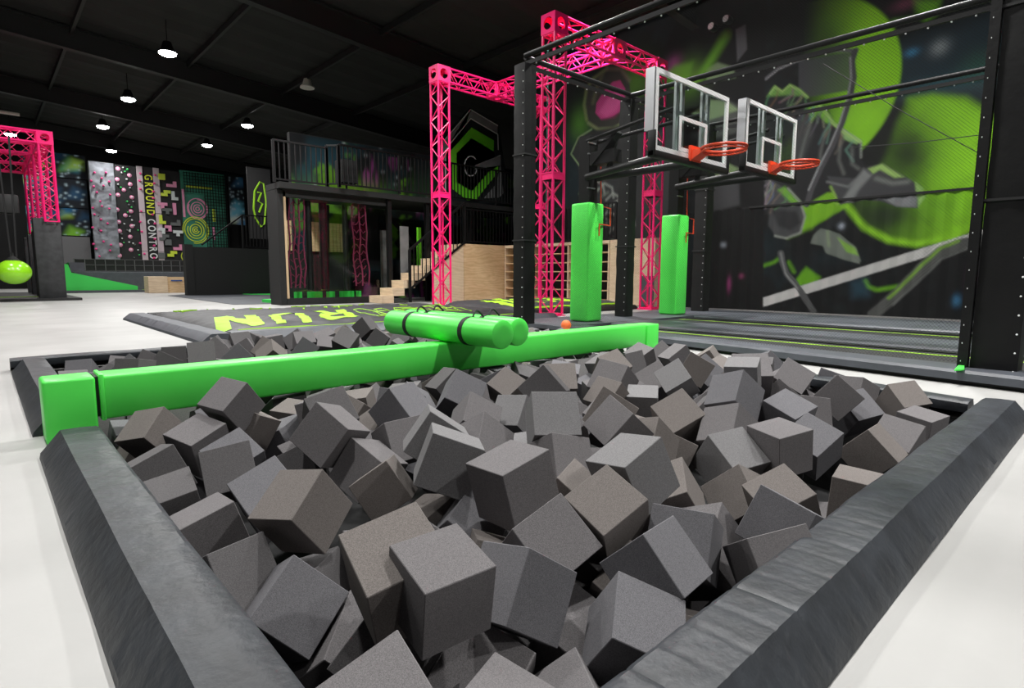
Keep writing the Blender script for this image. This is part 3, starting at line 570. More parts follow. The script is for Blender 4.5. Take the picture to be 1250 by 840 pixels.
(4.2120,5.1779,0.1189,0.4706,0.8232,-0.1138,0.2964,0.1666,'w','brownish grey foam cube behind the green beam, eleventh from the left'),
(1.3660,5.0539,0.1202,-0.2817,0.1865,-0.7740,-0.5355,0.1725,'c','charcoal foam cube behind the green beam, seventh from the left'),
(3.2979,2.7036,0.0302,-0.8629,-0.0224,0.4547,-0.2193,0.1710,'c','charcoal foam cube close in front of the green beam, ninth from the left'),
(1.7806,2.8500,0.0258,-0.0465,0.3869,-0.9199,0.0444,0.1730,'c','charcoal foam cube close in front of the green beam, fifth from the left'),
(3.3900,4.8385,0.0496,-0.3247,-0.7716,0.3958,0.3776,0.1686,'w','grey foam cube buried almost out of sight under the others in the pit'),
(3.5711,3.6797,0.0312,-0.3765,0.5917,0.3725,0.6078,0.1671,'d','grey foam cube buried almost out of sight under the others in the pit'),
(3.8734,4.8612,0.0750,0.4052,0.0785,0.2056,0.8873,0.1673,'c','charcoal foam cube behind the green beam, 28th from the left'),
(0.9115,3.6161,0.0640,0.3802,0.7975,-0.3294,0.3331,0.1681,'w','grey foam cube buried almost out of sight under the others in the pit'),
(3.8258,1.9700,0.0653,-0.5364,-0.0056,0.8248,0.1785,0.1672,'w','brownish grey foam cube near the far right padded edge, second from the left'),
(1.4759,2.8552,0.0212,-0.2840,0.7224,-0.2287,-0.5875,0.1710,'w','brownish grey foam cube close in front of the green beam, sixth from the left'),
(2.3839,2.1861,0.0271,0.2389,-0.1476,-0.9204,-0.2722,0.1719,'d','grey foam cube buried almost out of sight under the others in the pit'),
(1.2221,3.6469,0.0682,-0.7244,0.3023,0.2687,0.5582,0.1725,'w','brownish grey foam cube behind the green beam, first from the left'),
(3.9650,3.7239,0.0416,0.1020,0.5683,-0.2546,-0.7758,0.1722,'d','grey foam cube buried almost out of sight under the others in the pit'),
(2.3668,2.8319,0.0228,-0.9741,-0.0622,-0.0849,-0.2000,0.1675,'d','dark grey foam cube close in front of the green beam, third from the left'),
(1.3252,2.6333,0.0409,-0.1937,0.2952,-0.1002,0.9302,0.1726,'w','brownish grey foam cube close in front of the green beam, fifth from the left'),
(2.7403,1.4552,0.0297,0.0366,-0.5785,-0.6043,-0.5466,0.1679,'d','dark grey foam cube in the far part of the pit, second from the left'),
(0.8127,2.9223,0.0304,-0.1516,0.5382,-0.2037,0.8037,0.1703,'b','bluish grey foam cube close in front of the green beam, second from the left'),
(2.1800,1.7026,0.0401,0.4122,-0.4376,-0.7015,0.3827,0.1699,'c','charcoal foam cube in the far part of the pit, third from the left'),
(1.6855,2.6311,0.0362,0.2534,-0.0316,-0.9317,-0.2584,0.1692,'b','bluish grey foam cube close in front of the green beam, fifth from the left'),
(2.0470,2.9290,0.0299,0.0518,-0.5943,-0.4148,-0.6870,0.1713,'w','brownish grey foam cube close in front of the green beam, seventh from the left'),
(2.4185,4.5311,0.0478,0.0213,0.4043,-0.2311,-0.8847,0.1668,'c','charcoal foam cube behind the green beam, 18th from the left'),
(1.5137,5.4838,0.0714,0.6444,0.1109,0.2534,-0.7129,0.1682,'d','dark grey foam cube behind the green beam, sixth from the left'),
(1.2831,4.5716,0.0330,0.0866,-0.6246,-0.7720,0.0803,0.1733,'c','grey foam cube buried almost out of sight under the others in the pit'),
(3.1028,3.5146,0.0264,0.6765,-0.6186,-0.1369,0.3755,0.1702,'c','grey foam cube buried almost out of sight under the others in the pit'),
(2.1584,3.8036,0.0377,0.5803,0.7469,-0.3063,-0.1076,0.1703,'c','grey foam cube buried almost out of sight under the others in the pit'),
(0.6714,3.7729,-0.0398,0.1315,-0.3485,0.4394,-0.8174,0.1711,'c','grey foam cube buried almost out of sight under the others in the pit'),
(1.9263,3.9411,-0.0098,0.2684,-0.6121,-0.7376,0.0965,0.1701,'c','grey foam cube buried almost out of sight under the others in the pit'),
(1.0057,2.6762,-0.0302,0.7857,-0.2723,0.5471,0.0958,0.1710,'b','bluish grey foam cube close in front of the green beam, third from the left'),
(1.6746,3.9417,-0.0192,-0.3698,0.4958,-0.7808,0.0879,0.1689,'c','grey foam cube buried almost out of sight under the others in the pit'),
(3.6880,3.0174,-0.0191,-0.0607,0.5389,0.6917,0.4769,0.1676,'d','grey foam cube buried almost out of sight under the others in the pit'),
(1.5449,4.2088,-0.0125,-0.5862,-0.1322,-0.3250,0.7303,0.1695,'w','grey foam cube buried almost out of sight under the others in the pit'),
(0.9534,4.2505,-0.0293,0.4792,-0.6767,-0.5555,0.0621,0.1683,'c','grey foam cube buried almost out of sight under the others in the pit'),
(2.5745,3.8820,-0.0382,-0.3135,0.3825,0.1977,0.8464,0.1714,'c','grey foam cube buried almost out of sight under the others in the pit'),
(3.2890,4.0824,-0.0348,-0.8955,-0.2074,0.3393,0.1999,0.1721,'c','grey foam cube buried almost out of sight under the others in the pit'),
(2.5006,1.9729,-0.0240,0.5526,-0.4122,-0.4914,-0.5322,0.1697,'c','grey foam cube buried almost out of sight under the others in the pit'),
(1.7211,3.6906,-0.0011,0.5003,-0.4026,-0.2437,0.7268,0.1671,'c','grey foam cube buried almost out of sight under the others in the pit'),
(2.8315,2.2572,-0.0039,-0.5426,-0.5897,-0.2655,-0.5360,0.1726,'c','charcoal foam cube in the far part of the pit, second from the left'),
(0.7030,3.5052,-0.0280,-0.7734,-0.4335,0.3098,0.3436,0.1709,'c','charcoal foam cube behind the green beam, sixth from the left'),
(0.5929,4.0620,-0.0254,-0.0417,-0.6586,-0.7421,0.1172,0.1690,'w','grey foam cube buried almost out of sight under the others in the pit'),
(0.9229,2.1974,-0.0259,-0.4549,0.8461,0.1302,-0.2454,0.1694,'d','dark grey foam cube in the middle of the pit, second from the left'),
(1.1551,2.9251,-0.0092,0.7027,-0.5647,0.3113,-0.3008,0.1731,'w','brownish grey foam cube close in front of the green beam, fourth from the left'),
(1.2769,3.8598,-0.0373,0.9569,0.2498,-0.0912,-0.1165,0.1722,'w','grey foam cube buried almost out of sight under the others in the pit'),
(0.5346,5.5365,-0.0272,-0.7263,-0.2405,0.4036,-0.5017,0.1729,'b','bluish grey foam cube behind the green beam, first from the left'),
(3.9075,3.5189,-0.0182,0.4033,0.7806,0.1468,-0.4544,0.1691,'c','grey foam cube buried almost out of sight under the others in the pit'),
(2.5567,2.9902,-0.0331,0.0453,0.6792,0.3588,-0.6387,0.1724,'c','grey foam cube buried almost out of sight under the others in the pit'),
(1.2839,1.7549,0.0009,0.1383,-0.8205,0.4323,-0.3476,0.1691,'b','grey foam cube buried almost out of sight under the others in the pit'),
(3.1716,1.6407,-0.0024,-0.4544,0.6727,-0.0123,0.5838,0.1682,'d','grey foam cube buried almost out of sight under the others in the pit'),
(2.5600,1.3085,-0.0157,0.6865,-0.1154,-0.6952,-0.1793,0.1702,'w','grey foam cube buried almost out of sight under the others in the pit'),
(0.4937,4.7911,-0.0338,0.3146,-0.9420,-0.1078,0.0459,0.1717,'b','grey foam cube buried almost out of sight under the others in the pit'),
(1.9639,1.7756,0.0134,-0.6426,0.0630,0.4135,0.6419,0.1717,'b','grey foam cube buried almost out of sight under the others in the pit'),
(1.4814,4.0059,-0.0340,0.1730,-0.4918,0.8337,-0.1819,0.1675,'c','grey foam cube buried almost out of sight under the others in the pit'),
(3.4304,1.2086,-0.0266,0.8621,0.2867,0.1566,-0.3873,0.1677,'c','charcoal foam cube in the far part of the pit, twelfth from the left'),
(3.6138,2.1092,-0.0157,0.1205,-0.7746,-0.4998,-0.3684,0.1684,'b','grey foam cube buried almost out of sight under the others in the pit'),
(1.2857,3.2969,-0.0266,0.8410,-0.0317,-0.0370,0.5388,0.1720,'d','dark grey foam cube close in front of the green beam, first from the left'),
(2.8892,1.5716,0.0053,-0.2580,0.3964,-0.3437,0.8113,0.1719,'c','charcoal foam cube in the far part of the pit, seventh from the left'),
(0.7920,5.5580,-0.0331,0.2348,0.5511,-0.3307,-0.7292,0.1731,'c','charcoal foam cube behind the green beam, third from the left'),
(1.9499,4.9755,-0.0314,0.8956,0.2361,-0.3499,0.1406,0.1682,'d','grey foam cube buried almost out of sight under the others in the pit'),
(2.0791,2.4584,0.0152,-0.3296,-0.8196,-0.0271,-0.4679,0.1716,'c','charcoal foam cube close in front of the green beam, sixth from the left'),
(2.8101,3.2369,-0.0181,0.7370,-0.6712,-0.0666,0.0432,0.1711,'b','bluish grey foam cube close in front of the green beam, sixth from the left'),
(2.3304,3.9101,-0.0164,-0.2818,-0.1424,0.8633,0.3936,0.1700,'b','grey foam cube buried almost out of sight under the others in the pit'),
(3.4308,3.3383,-0.0384,0.0242,0.2348,-0.9710,0.0388,0.1715,'b','bluish grey foam cube behind the green beam, tenth from the left'),
(2.9341,2.9640,-0.0186,0.6238,-0.5826,-0.0768,0.5153,0.1669,'c','grey foam cube buried almost out of sight under the others in the pit'),
(0.4992,4.2788,-0.0327,0.0441,0.5354,-0.5427,-0.6457,0.1712,'d','grey foam cube buried almost out of sight under the others in the pit'),
(1.6836,3.4500,-0.0324,0.9363,0.0525,-0.1158,0.3273,0.1693,'c','charcoal foam cube behind the green beam, 16th from the left'),
(0.6978,5.2514,-0.0367,0.5813,0.3100,-0.0969,-0.7460,0.1692,'d','dark grey foam cube behind the green beam, first from the left'),
(3.9143,1.5148,-0.0003,0.7369,0.1519,-0.6224,-0.2160,0.1710,'b','grey foam cube buried almost out of sight under the others in the pit'),
(2.2836,4.1781,-0.0286,-0.4223,-0.0566,-0.3652,-0.8277,0.1705,'c','grey foam cube buried almost out of sight under the others in the pit'),
(2.2643,1.9326,-0.0322,0.7136,0.4912,-0.0340,-0.4983,0.1699,'c','charcoal foam cube in the far part of the pit, first from the left'),
(2.8692,2.0079,-0.0001,0.3238,-0.2434,-0.5287,-0.7459,0.1733,'c','grey foam cube buried almost out of sight under the others in the pit'),
(1.1409,2.2011,-0.0388,-0.0003,-0.0104,-0.9749,-0.2225,0.1702,'d','grey foam cube buried almost out of sight under the others in the pit'),
(1.6265,3.0033,-0.0116,0.5945,0.1472,0.5934,0.5222,0.1673,'c','charcoal foam cube close in front of the green beam, fourth from the left'),
(1.3015,2.4075,-0.0229,0.6679,-0.0226,-0.3738,0.6431,0.1680,'w','brownish grey foam cube in the far part of the pit, first from the left'),
(3.3809,2.9872,-0.0353,0.0144,-0.6852,-0.7186,-0.1182,0.1686,'c','grey foam cube buried almost out of sight under the others in the pit'),
(2.1764,1.5244,-0.0057,0.0763,0.7218,0.2909,-0.6233,0.1732,'w','grey foam cube buried almost out of sight under the others in the pit'),
(0.6896,5.0102,-0.0224,0.3421,0.1675,-0.9242,0.0271,0.1710,'d','dark grey foam cube behind the green beam, second from the left'),
(3.4056,2.0238,-0.0376,-0.6672,-0.2185,-0.3816,0.6012,0.1689,'b','grey foam cube buried almost out of sight under the others in the pit'),
(3.0221,2.4992,-0.0396,0.6912,0.0069,-0.1581,0.7051,0.1698,'b','bluish grey foam cube close in front of the green beam, eighth from the left'),
(0.6493,2.7623,-0.0985,0.0245,-0.6228,-0.7372,-0.2607,0.1734,'c','grey foam cube buried almost out of sight under the others in the pit'),
(3.1615,3.7800,-0.0898,0.3735,0.0355,-0.4856,-0.7896,0.1679,'c','grey foam cube buried almost out of sight under the others in the pit'),
(1.4017,2.1560,-0.0844,-0.3650,-0.1193,-0.8139,0.4359,0.1692,'b','bluish grey foam cube in the middle of the pit, fourth from the left'),
(0.8704,3.3541,-0.0669,0.0202,-0.1024,0.3372,0.9356,0.1672,'c','grey foam cube buried almost out of sight under the others in the pit'),
(2.1204,3.3745,-0.0748,-0.5187,0.0461,-0.8448,0.1234,0.1725,'d','dark grey foam cube behind the green beam, twelfth from the left'),
(2.8977,3.4690,-0.0693,-0.5312,-0.2415,-0.1543,-0.7973,0.1679,'d','grey foam cube buried almost out of sight under the others in the pit'),
(2.1190,3.6254,-0.1045,-0.5777,-0.3147,0.4667,0.5911,0.1705,'c','charcoal foam cube behind the green beam, 19th from the left'),
(4.0842,3.3600,-0.0998,-0.0852,0.2030,-0.6718,-0.7072,0.1705,'c','grey foam cube buried almost out of sight under the others in the pit'),
(0.4865,3.8787,-0.0852,0.6031,0.0419,0.7558,-0.2516,0.1732,'c','charcoal foam cube behind the green beam, second from the left'),
(0.5033,3.3924,-0.0929,-0.7071,-0.0528,-0.1355,0.6920,0.1709,'b','bluish grey foam cube behind the green beam, third from the left'),
(2.4323,3.6603,-0.0556,-0.2902,-0.7602,0.4295,0.3916,0.1727,'b','bluish grey foam cube behind the green beam, seventh from the left'),
(0.9878,2.4394,-0.0795,0.3458,0.7021,-0.2982,-0.5464,0.1689,'c','charcoal foam cube in the middle of the pit, first from the left'),
(3.3430,3.5175,-0.0984,0.3149,0.4438,-0.5097,0.6664,0.1687,'w','grey foam cube buried almost out of sight under the others in the pit'),
(0.4523,5.2087,-0.0584,0.0709,-0.7125,0.0977,-0.6912,0.1734,'c','charcoal foam cube behind the green beam, first from the left'),
(2.4324,1.4489,-0.0912,0.1986,0.6333,-0.5790,-0.4736,0.1693,'c','charcoal foam cube in the far part of the pit, sixth from the left'),
(0.4975,3.1249,-0.1098,-0.6177,0.6301,0.3865,0.2684,0.1712,'w','brownish grey foam cube close in front of the green beam, first from the left'),
(1.5161,3.3722,-0.0813,0.8547,-0.0532,-0.2666,0.4422,0.1671,'c','charcoal foam cube behind the green beam, 13th from the left'),
(1.3081,3.5110,-0.0770,0.6160,0.5386,-0.5737,-0.0364,0.1698,'c','charcoal foam cube behind the green beam, tenth from the left'),
(2.6476,1.0669,-0.0917,0.1296,-0.4031,-0.7642,0.4865,0.1688,'c','grey foam cube buried almost out of sight under the others in the pit'),
(3.8353,3.2373,-0.0717,-0.4220,0.8751,0.2287,0.0616,0.1713,'c','grey foam cube buried almost out of sight under the others in the pit'),
(0.5946,2.5499,-0.1719,0.8870,-0.1044,0.2816,-0.3508,0.1706,'b','bluish grey foam cube close in front of the green beam, first from the left'),
(2.3074,0.7097,-0.2213,-0.0079,0.5500,-0.7722,0.3180,0.1717,'c','charcoal foam cube beside the long right front padded edge, fourth from the left'),
]
# ================================================================ SETTING
PX = (0.335, 4.38)       # pit opening in X
PY = (0.52, 5.74)        # pit opening in Y
FX0, FX1, FY0, FY1 = -13.0, 16.2, -9.0, 38.2
hole = [(0.335, 0.52), (3.78, 0.52), (4.32, 3.14), (4.47, 5.74), (0.335, 5.74)]
outer = [(FX0, FY0), (FX1, FY0), (FX1, 3.14), (FX1, FY1), (FX0, FY1)]
fl = MB().add([(x, y, 0) for x, y in hole+outer], [(i, (i+1) % 5, 5+(i+1) % 5, 5+i) for i in range(5)])
struct(fl.build('floor', MAT['concrete'], fix=False))
pl = MB().add([(x, y, 0) for x, y in hole]+[(x, y, -.62) for x, y in hole], [(i, (i+1) % 5, 5+(i+1) % 5, 5+i) for i in range(5)]+[(5, 6, 7, 8, 9)])
struct(pl.build('trim_pit_lining', MAT['pit_dark'], fix=False))

def roof(x): return 8.0-0.075*x
ce = MB(); n = 90
vs = []; fs = []
for i in range(n+1):                                  # ribbed roof sheet, ribs run along X
    y = FY0+(FY1-FY0)*i/n; zz = 0.05*(i % 2)
    vs += [(FX0, y, roof(FX0)+zz), (FX1, y, roof(FX1)+zz)]
fs = [(2*i, 2*i+1, 2*i+3, 2*i+2) for i in range(n)]
struct(ce.add(vs, fs).build('ceiling', MAT['ceiling_black'], fix=False))
k = 0
for y in (0.5, 7.5, 14.5, 21.5, 28.5, 35.5):            # deep portal rafters
    k += 1; m = MB()
    for dz, h, w in ((-0.05, 0.03, 0.22), (-0.33, 0.6, 0.03), (-0.64, 0.03, 0.22)):
        m.beam((FX0+.1, y, roof(FX0+.1)+dz), (FX1-.2, y, roof(FX1-.2)+dz), w, h)
    struct(m.build('trim_%d' % k, MAT['rafter_black']))
for x in (-9.5, -6.5, -3.5, -0.5, 2.5, 5.5, 8.5, 11.3):   # purlins
    k += 1
    struct(MB().beam((x, FY0+.1, roof(x)-0.13), (x, FY1-.1, roof(x)-0.13), 0.08, 0.16).build('trim_%d' % k, MAT['rafter_black']))

XW = 12.6
struct(MB().box(FX0, FX1, FY0-.15, FY0, 0, 9).build('wall_near', MAT['wall_black']))
struct(MB().box(FX0-.15, FX0, FY0, FY1, 0, 9.1).build('wall_left', MAT['wall_black']))
struct(MB().box(FX0, FX1, FY1, FY1+.15, 0, 9).build('wall_far', MAT['wall_black']))
struct(MB().box(FX1, FX1+.15, FY0, FY1, 0, 7.3).build('wall_outer', MAT['wall_black']))

# ---- right wall with its mural; lower part is ribbed sheet
us = np.arange(-1.5, 13.42, 0.024); vsn = np.arange(0.0, 7.0, 0.024)
U, V = np.meshgrid(us, vsn)
w = lambda x, y: (lambda p: (p.y, p.z))(at_x(x, y, XW))
W_ = lambda L: [w(*q) for q in L]
P = Paint(U, V, (0.004, 0.0045, 0.005))
nz = fbm(U, V, 0.9, 5); nz2 = fbm(U, V, 3.5, 9)
P.addc(sstep((nz-0.5)/0.25), (0.003, 0.009, 0.012)); P.addc(sstep((nz2-0.62)/0.2), (0.003, 0.005, 0.005))
lime = (0.27, 0.66, 0.018); dlime = (0.07, 0.20, 0.012); limew = (0.45, 0.72, 0.12)
# upper right nebula
P.poly(W_([(1085,60),(1225,10),(1225,120),(1150,122),(1098,120)]), (0.025, 0.045, 0.06), 0.25, 0.9)
P.blob(w(1147,58), 0.13, (0.30, 0.34, 0.36), 0.8); P.blob(w(1113,64), (0.10, 0.07), (0.06, 0.24, 0.42), 0.9); P.blob(w(1160,100), (0.9, .15), (0.03, 0.10, 0.12), 0.6)
P.blob(w(1195,80), 0.25, (0.05, 0.15, 0.10), 0.5)
# big planet: bright at its right limb
c = w(985,112); R = abs(w(1101,112)[0]-c[0])
d = np.hypot((U-c[0])/1.0, (V-c[1])/1.06)/R
ang = (c[0]-U)/R
lit = sstep((1-d)/0.05)*np.clip(1.1*sstep((ang+0.12)/0.95)*(0.65+0.6*nz), 0, 1.1)
lit = lit*np.where(V > w(1000,300)[1], 1, 0)
P.mix(np.clip(lit, 0, 1), lime)
P.poly(W_([(958,252),(975,215),(1008,195),(1030,232),(1034,254),(991,278),(962,290)]), lime, 0.08, 0.8, 0.5+0.6*nz)
P.poly(W_([(993,278),(1034,253),(1034,266),(1000,290)]), (0.012, 0.014, 0.016), 0.03)
P.blob(w(1012,60), (0.35, 0.5), (0.015, 0.03, 0.012), 0.7)
# second planet
pts = W_([(1035,252),(1056,278),(1085,294),(1119,299),(1162,291),(1195,273),(1225,250),(1225,150),(1200,135),(1177,121),(1137,117),(1110,121),(1095,150),(1082,190),(1060,230)])
P.poly(pts, (0.006, 0.008, 0.005), 0.03)
c2 = w(1165,195)
glow = np.exp(-(((U-c2[0])/0.95)**2+((V-c2[1])/1.75)**2))
P.poly(pts, lime, 0.10, 1.0, np.clip(glow*1.25*(0.55+0.8*nz2), 0, 1))
P.poly(W_([(1110,121),(1137,117),(1177,121),(1200,135),(1210,160),(1150,150),(1120,150)]), lime, 0.14, 0.75)
P.blob(w(1108,190), (0.55, 0.75), (0.010, 0.014, 0.008), 0.93)
P.blob(w(1085,262), (0.65, 0.45), (0.008, 0.010, 0.010), 0.9)
P.line(W_([(1035,252),(1045,266),(1056,278),(1085,293),(1119,298),(1162,290),(1195,273)]), (0.24, 0.55, 0.02), 0.05, 0.07, 0.95)
P.blob(w(1150,250), (0.35, 0.25), (0.09, 0.24, 0.01), 0.6)
P.poly(W_([(1115,0),(1148,0),(1143,18),(1130,26),(1120,14)]), (0.14, 0.40, 0.02), 0.08); P.line(W_([(1130,20),(1090,25),(1085,32)]), (0.10, 0.28, 0.03), 0.03, 0.05, .7)
P.blob(w(1105,5), (0.2, 0.1), (0.20, 0.05, 0.10), 0.7)
# cloaked figure with scythe: cloak masses
cl = (0.013, 0.0135, 0.015); cl2 = (0.055, 0.058, 0.06); hi = (0.30, 0.33, 0.30)
def ridges(pts, n, seed, dcol=(0.20, 0.22, 0.20)):
    """folds: short soft strokes falling from a ridge line"""
    rg = random.Random(seed)
    for i in range(n):
        t = rg.random()*(len(pts)-1.001); a = pts[int(t)]; b = pts[int(t)+1]; f = t-int(t)
        x = a[0]+(b[0]-a[0])*f; y = a[1]+(b[1]-a[1])*f; l = rg.uniform(12, 34)
        P.line(W_([(x, y), (x-rg.uniform(-2, 12), y+l*0.5), (x-rg.uniform(2, 18), y+l)]), [q*rg.uniform(.35, 1.3) for q in dcol], 0.012, 0.035, 0.75)
P.poly(W_([(975,75),(1042,62),(1040,110),(990,118),(975,110)]), (0.05, 0.052, 0.06), 0.03, .8)
P.poly(W_([(934,112),(945,104),(955,110),(963,103),(975,108),(988,118),(990,200),(985,250),(940,262),(934,262)]), cl, 0.03)
P.poly(W_([(960,150),(1000,125),(1012,135),(1020,155),(1052,174),(1051,195),(1060,205),(1055,235),(1010,235),(985,250),(962,215)]), cl, 0.03)
P.poly(W_([(936,118),(945,105),(954,112),(964,103),(976,109),(986,118),(962,116)]), (0.12, 0.26, 0.05), 0.04, .9)
P.poly(W_([(986,132),(1000,125),(1013,140),(1019,152),(1008,150),(998,138),(990,150)]), (0.16, 0.42, 0.03), 0.04, .95)
P.poly(W_([(1022,152),(1051,172),(1046,176),(1030,170)]), (0.22, 0.40, 0.14), 0.03, .95)
ridges([(938,112),(964,105),(986,118)], 10, 3, (0.14, 0.18, 0.11)); ridges([(975,140),(1000,128),(1018,150),(1048,172)], 16, 4)
P.line(W_([(1019,152),(1051,173),(1051,192)]), hi, 0.012, 0.03, .8)
P.poly(W_([(970,150),(985,140),(992,165),(978,200),(968,190)]), (0.05, 0.055, 0.055), 0.08, .8)
P.line(W_([(1000,128),(1010,140),(1018,152),(1034,164),(1050,173)]), (0.32, 0.52, 0.14), 0.02, 0.03, .9)
P.line(W_([(940,114),(946,106),(955,112),(964,104),(976,110),(986,119)]), (0.26, 0.42, 0.12), 0.018, 0.03, .9)
for q in (((990,150),(982,172),(976,196)), ((1008,160),(1002,184),(1000,210)), ((1026,172),(1024,196),(1030,212)), ((1040,180),(1040,200),(1048,206))): P.line(W_(q), (0.15, 0.16, 0.15), 0.02, 0.05, .7)
# boot of the right leg and the knee
P.poly(W_([(1010,215),(1045,218),(1060,203),(1078,200),(1104,215),(1122,226),(1129,240),(1119,254),(1095,252),(1075,246),(1055,244),(1025,250),(1020,240)]), (0.045, 0.046, 0.05), 0.025)
P.poly(W_([(1060,206),(1077,200),(1103,216),(1092,217),(1074,207),(1066,212)]), (0.28, 0.45, 0.12), 0.03, .95)
P.poly(W_([(1117,222),(1127,230),(1129,241),(1120,253),(1119,240)]), (0.25, 0.45, 0.12), 0.025, .9)
P.poly(W_([(1028,245),(1040,226),(1054,206),(1064,214),(1048,232),(1040,246)]), (0.20, 0.21, 0.21), 0.05, .85)
P.poly(W_([(1078,243),(1100,240),(1120,240),(1118,253),(1095,252)]), (0.20, 0.21, 0.22), 0.03, .9)
P.line(W_([(1070,218),(1090,224),(1108,222)]), (0.20, 0.22, 0.20), 0.03, 0.06, .7)
P.line(W_([(1010,222),(1035,228),(1050,215)]), (0.16, 0.17, 0.17), 0.02, 0.03, .8)
P.line(W_([(1014,228),(1020,240),(1022,249)]), (0.25, 0.42, 0.08), 0.02, 0.03, .8)
P.poly(W_([(934,216),(945,222),(962,232),(978,250),(984,262),(978,285),(962,291),(946,288),(938,275),(940,255),(934,240)]), (0.05, 0.052, 0.055), 0.03)
P.poly(W_([(950,232),(958,228),(976,246),(968,250)]), (0.14, 0.36, 0.03), 0.05, .9); P.line(W_([(962,230),(977,247),(983,265),(977,284),(960,291),(946,288)]), (0.26, 0.28, 0.25), 0.02, 0.03, .8)
P.poly(W_([(940,255),(972,258),(978,272),(965,282),(950,276)]), (0.014, 0.014, 0.016), 0.06, .8); ridges([(938,220),(950,228),(965,240)], 8, 8)
# lower boot
P.poly(W_([(989,297),(993,287),(1002,279),(1015,282),(1025,286),(1045,302),(1051,318),(1049,322),(1030,317),(1008,309),(1004,300)]), (0.13, 0.15, 0.13), 0.02)
P.poly(W_([(1022,290),(1044,303),(1048,312),(1034,308)]), (0.20, 0.42, 0.04), 0.03, .8); P.line(W_([(1010,283),(1012,300)]), (0.22, .3, .16), 0.02, 0.04, .7)
# scythe
P.line(W_([(935,96),(950,84),(970,75),(1000,65),(1022,61),(1045,62)]), (0.10, 0.10, 0.11), 0.035, 0.025); P.line(W_([(935,97),(950,85),(970,76),(1000,66)]), (0.25, 0.25, 0.26), 0.008, 0.012, .8)
P.line(W_([(1044,62),(1040,75),(1042,95),(1038,118),(1028,150),(1016,178),(1002,205),(990,232),(985,250)]), (0.055, 0.055, 0.06), 0.055, 0.02)
P.line(W_([(1038,70),(1039,95),(1035,118),(1025,150),(1013,178),(999,205),(987,232)]), (0.27, 0.28, 0.29), 0.016, 0.02, .9)
# bottom: white bar, branches, grass
P.poly(W_([(972,341),(984,326),(1001,338),(999,346),(975,350)]), (0.12, 0.34, 0.01), 0.05, .9); P.line(W_([(931,325),(945,320),(951,316)]), (0.10, 0.30, 0.01), 0.03, 0.05, .9)
P.line(W_([(963,320),(969,332)]), (0.10, .28, .01), .03, .05, .8); P.line(W_([(1056,343),(1060,350),(1070,354),(1096,350)]), (0.12, 0.34, 0.01), 0.03, 0.05, .95)
P.poly(W_([(1040,345),(1055,340),(1060,360),(1042,362)]), (0.02, 0.06, 0.09), 0.15, .8); P.blob(w(1168,367), (.06, .1), (0.04, 0.16, 0.30), .8); P.blob(w(1185,340), (.06, .25), (0.10, 0.02, 0.08), .8); P.blob(w(1027,276), .06, (0.30, 0.34, .4), .9)
P.poly(W_([(930,364),(1000,342),(1191,283),(1240,270),(1240,282),(1191,295),(1000,354),(930,375)]), (0.46, 0.46, 0.45), 0.012)
P.line(W_([(953,309),(955,320),(960,334),(976,353),(985,368),(993,380)]), (0.075, 0.078, 0.08), 0.06, 0.02); P.line(W_([(953,309),(955,320),(959,334),(974,353)]), (0.25, .26, .26), 0.012, 0.02, .8)
P.line(W_([(1066,384),(1085,368),(1099,355),(1125,328),(1148,308),(1170,299),(1200,293),(1235,290)]), (0.075, 0.078, 0.075), 0.10, 0.02); P.line(W_([(1085,364),(1099,351),(1125,324),(1148,303),(1170,294)]), (0.17, 0.34, 0.03), 0.025, 0.03, .9)
P.line(W_([(1090,372),(1120,345),(1150,316),(1190,300)]), (0.16, .17, .16), 0.015, 0.02, .7)
# dark pillar zone between the two halves of the mural and the black plain wall left of it
P.poly(W_([(868,0),(936,0),(935,60),(933,110),(932,392),(868,392)]), (0.004, 0.004, 0.0045), 0.02)
P.blob(w(883,299), .06, (0.25, 0.28, .32), .9); P.blob(w(890,347), (.05, .16), (0.28, 0.04, 0.16), .8); P.blob(w(905,337), .06, (0.2, 0.03, 0.1), .7)
P.poly(W_([(868,205),(880,198),(902,205),(903,250),(870,258)]), (0.045, 0.046, 0.05), 0.05, .9); P.poly(W_([(868,206),(890,200),(902,206),(892,214),(876,216)]), (0.16, .24, .10), 0.04, .8)
P.poly(W_([(855,140),(880,118),(900,128),(905,160),(870,170)]), (0.06, .065, .06), 0.05, .9); P.poly(W_([(845,138),(868,122),(888,124),(902,134),(880,142),(860,148)]), (0.18, .25, .13), 0.04, .85)
P.poly(W_([(862,84),(876,76),(895,82),(898,95),(862,100)]), (0.16, .22, .12), 0.04, .8); P.line(W_([(850,100),(870,70),(885,45)]), (0.12, 0.32, .02), .1, .12, .8)
P.blob(w(842,95), (.35, .4), (0.09, 0.20, 0.02), .8); P.blob(w(822,78), (.2, .2), (0.25, 0.05, .18), .7); P.poly(W_([(808,96),(824,80),(846,76),(838,100),(826,112)]), (0.10, .25, .02), .1, .8)
P.poly(W_([(898,36),(910,30),(912,60),(900,75)]), (0.10, .10, .11), .03, .8)
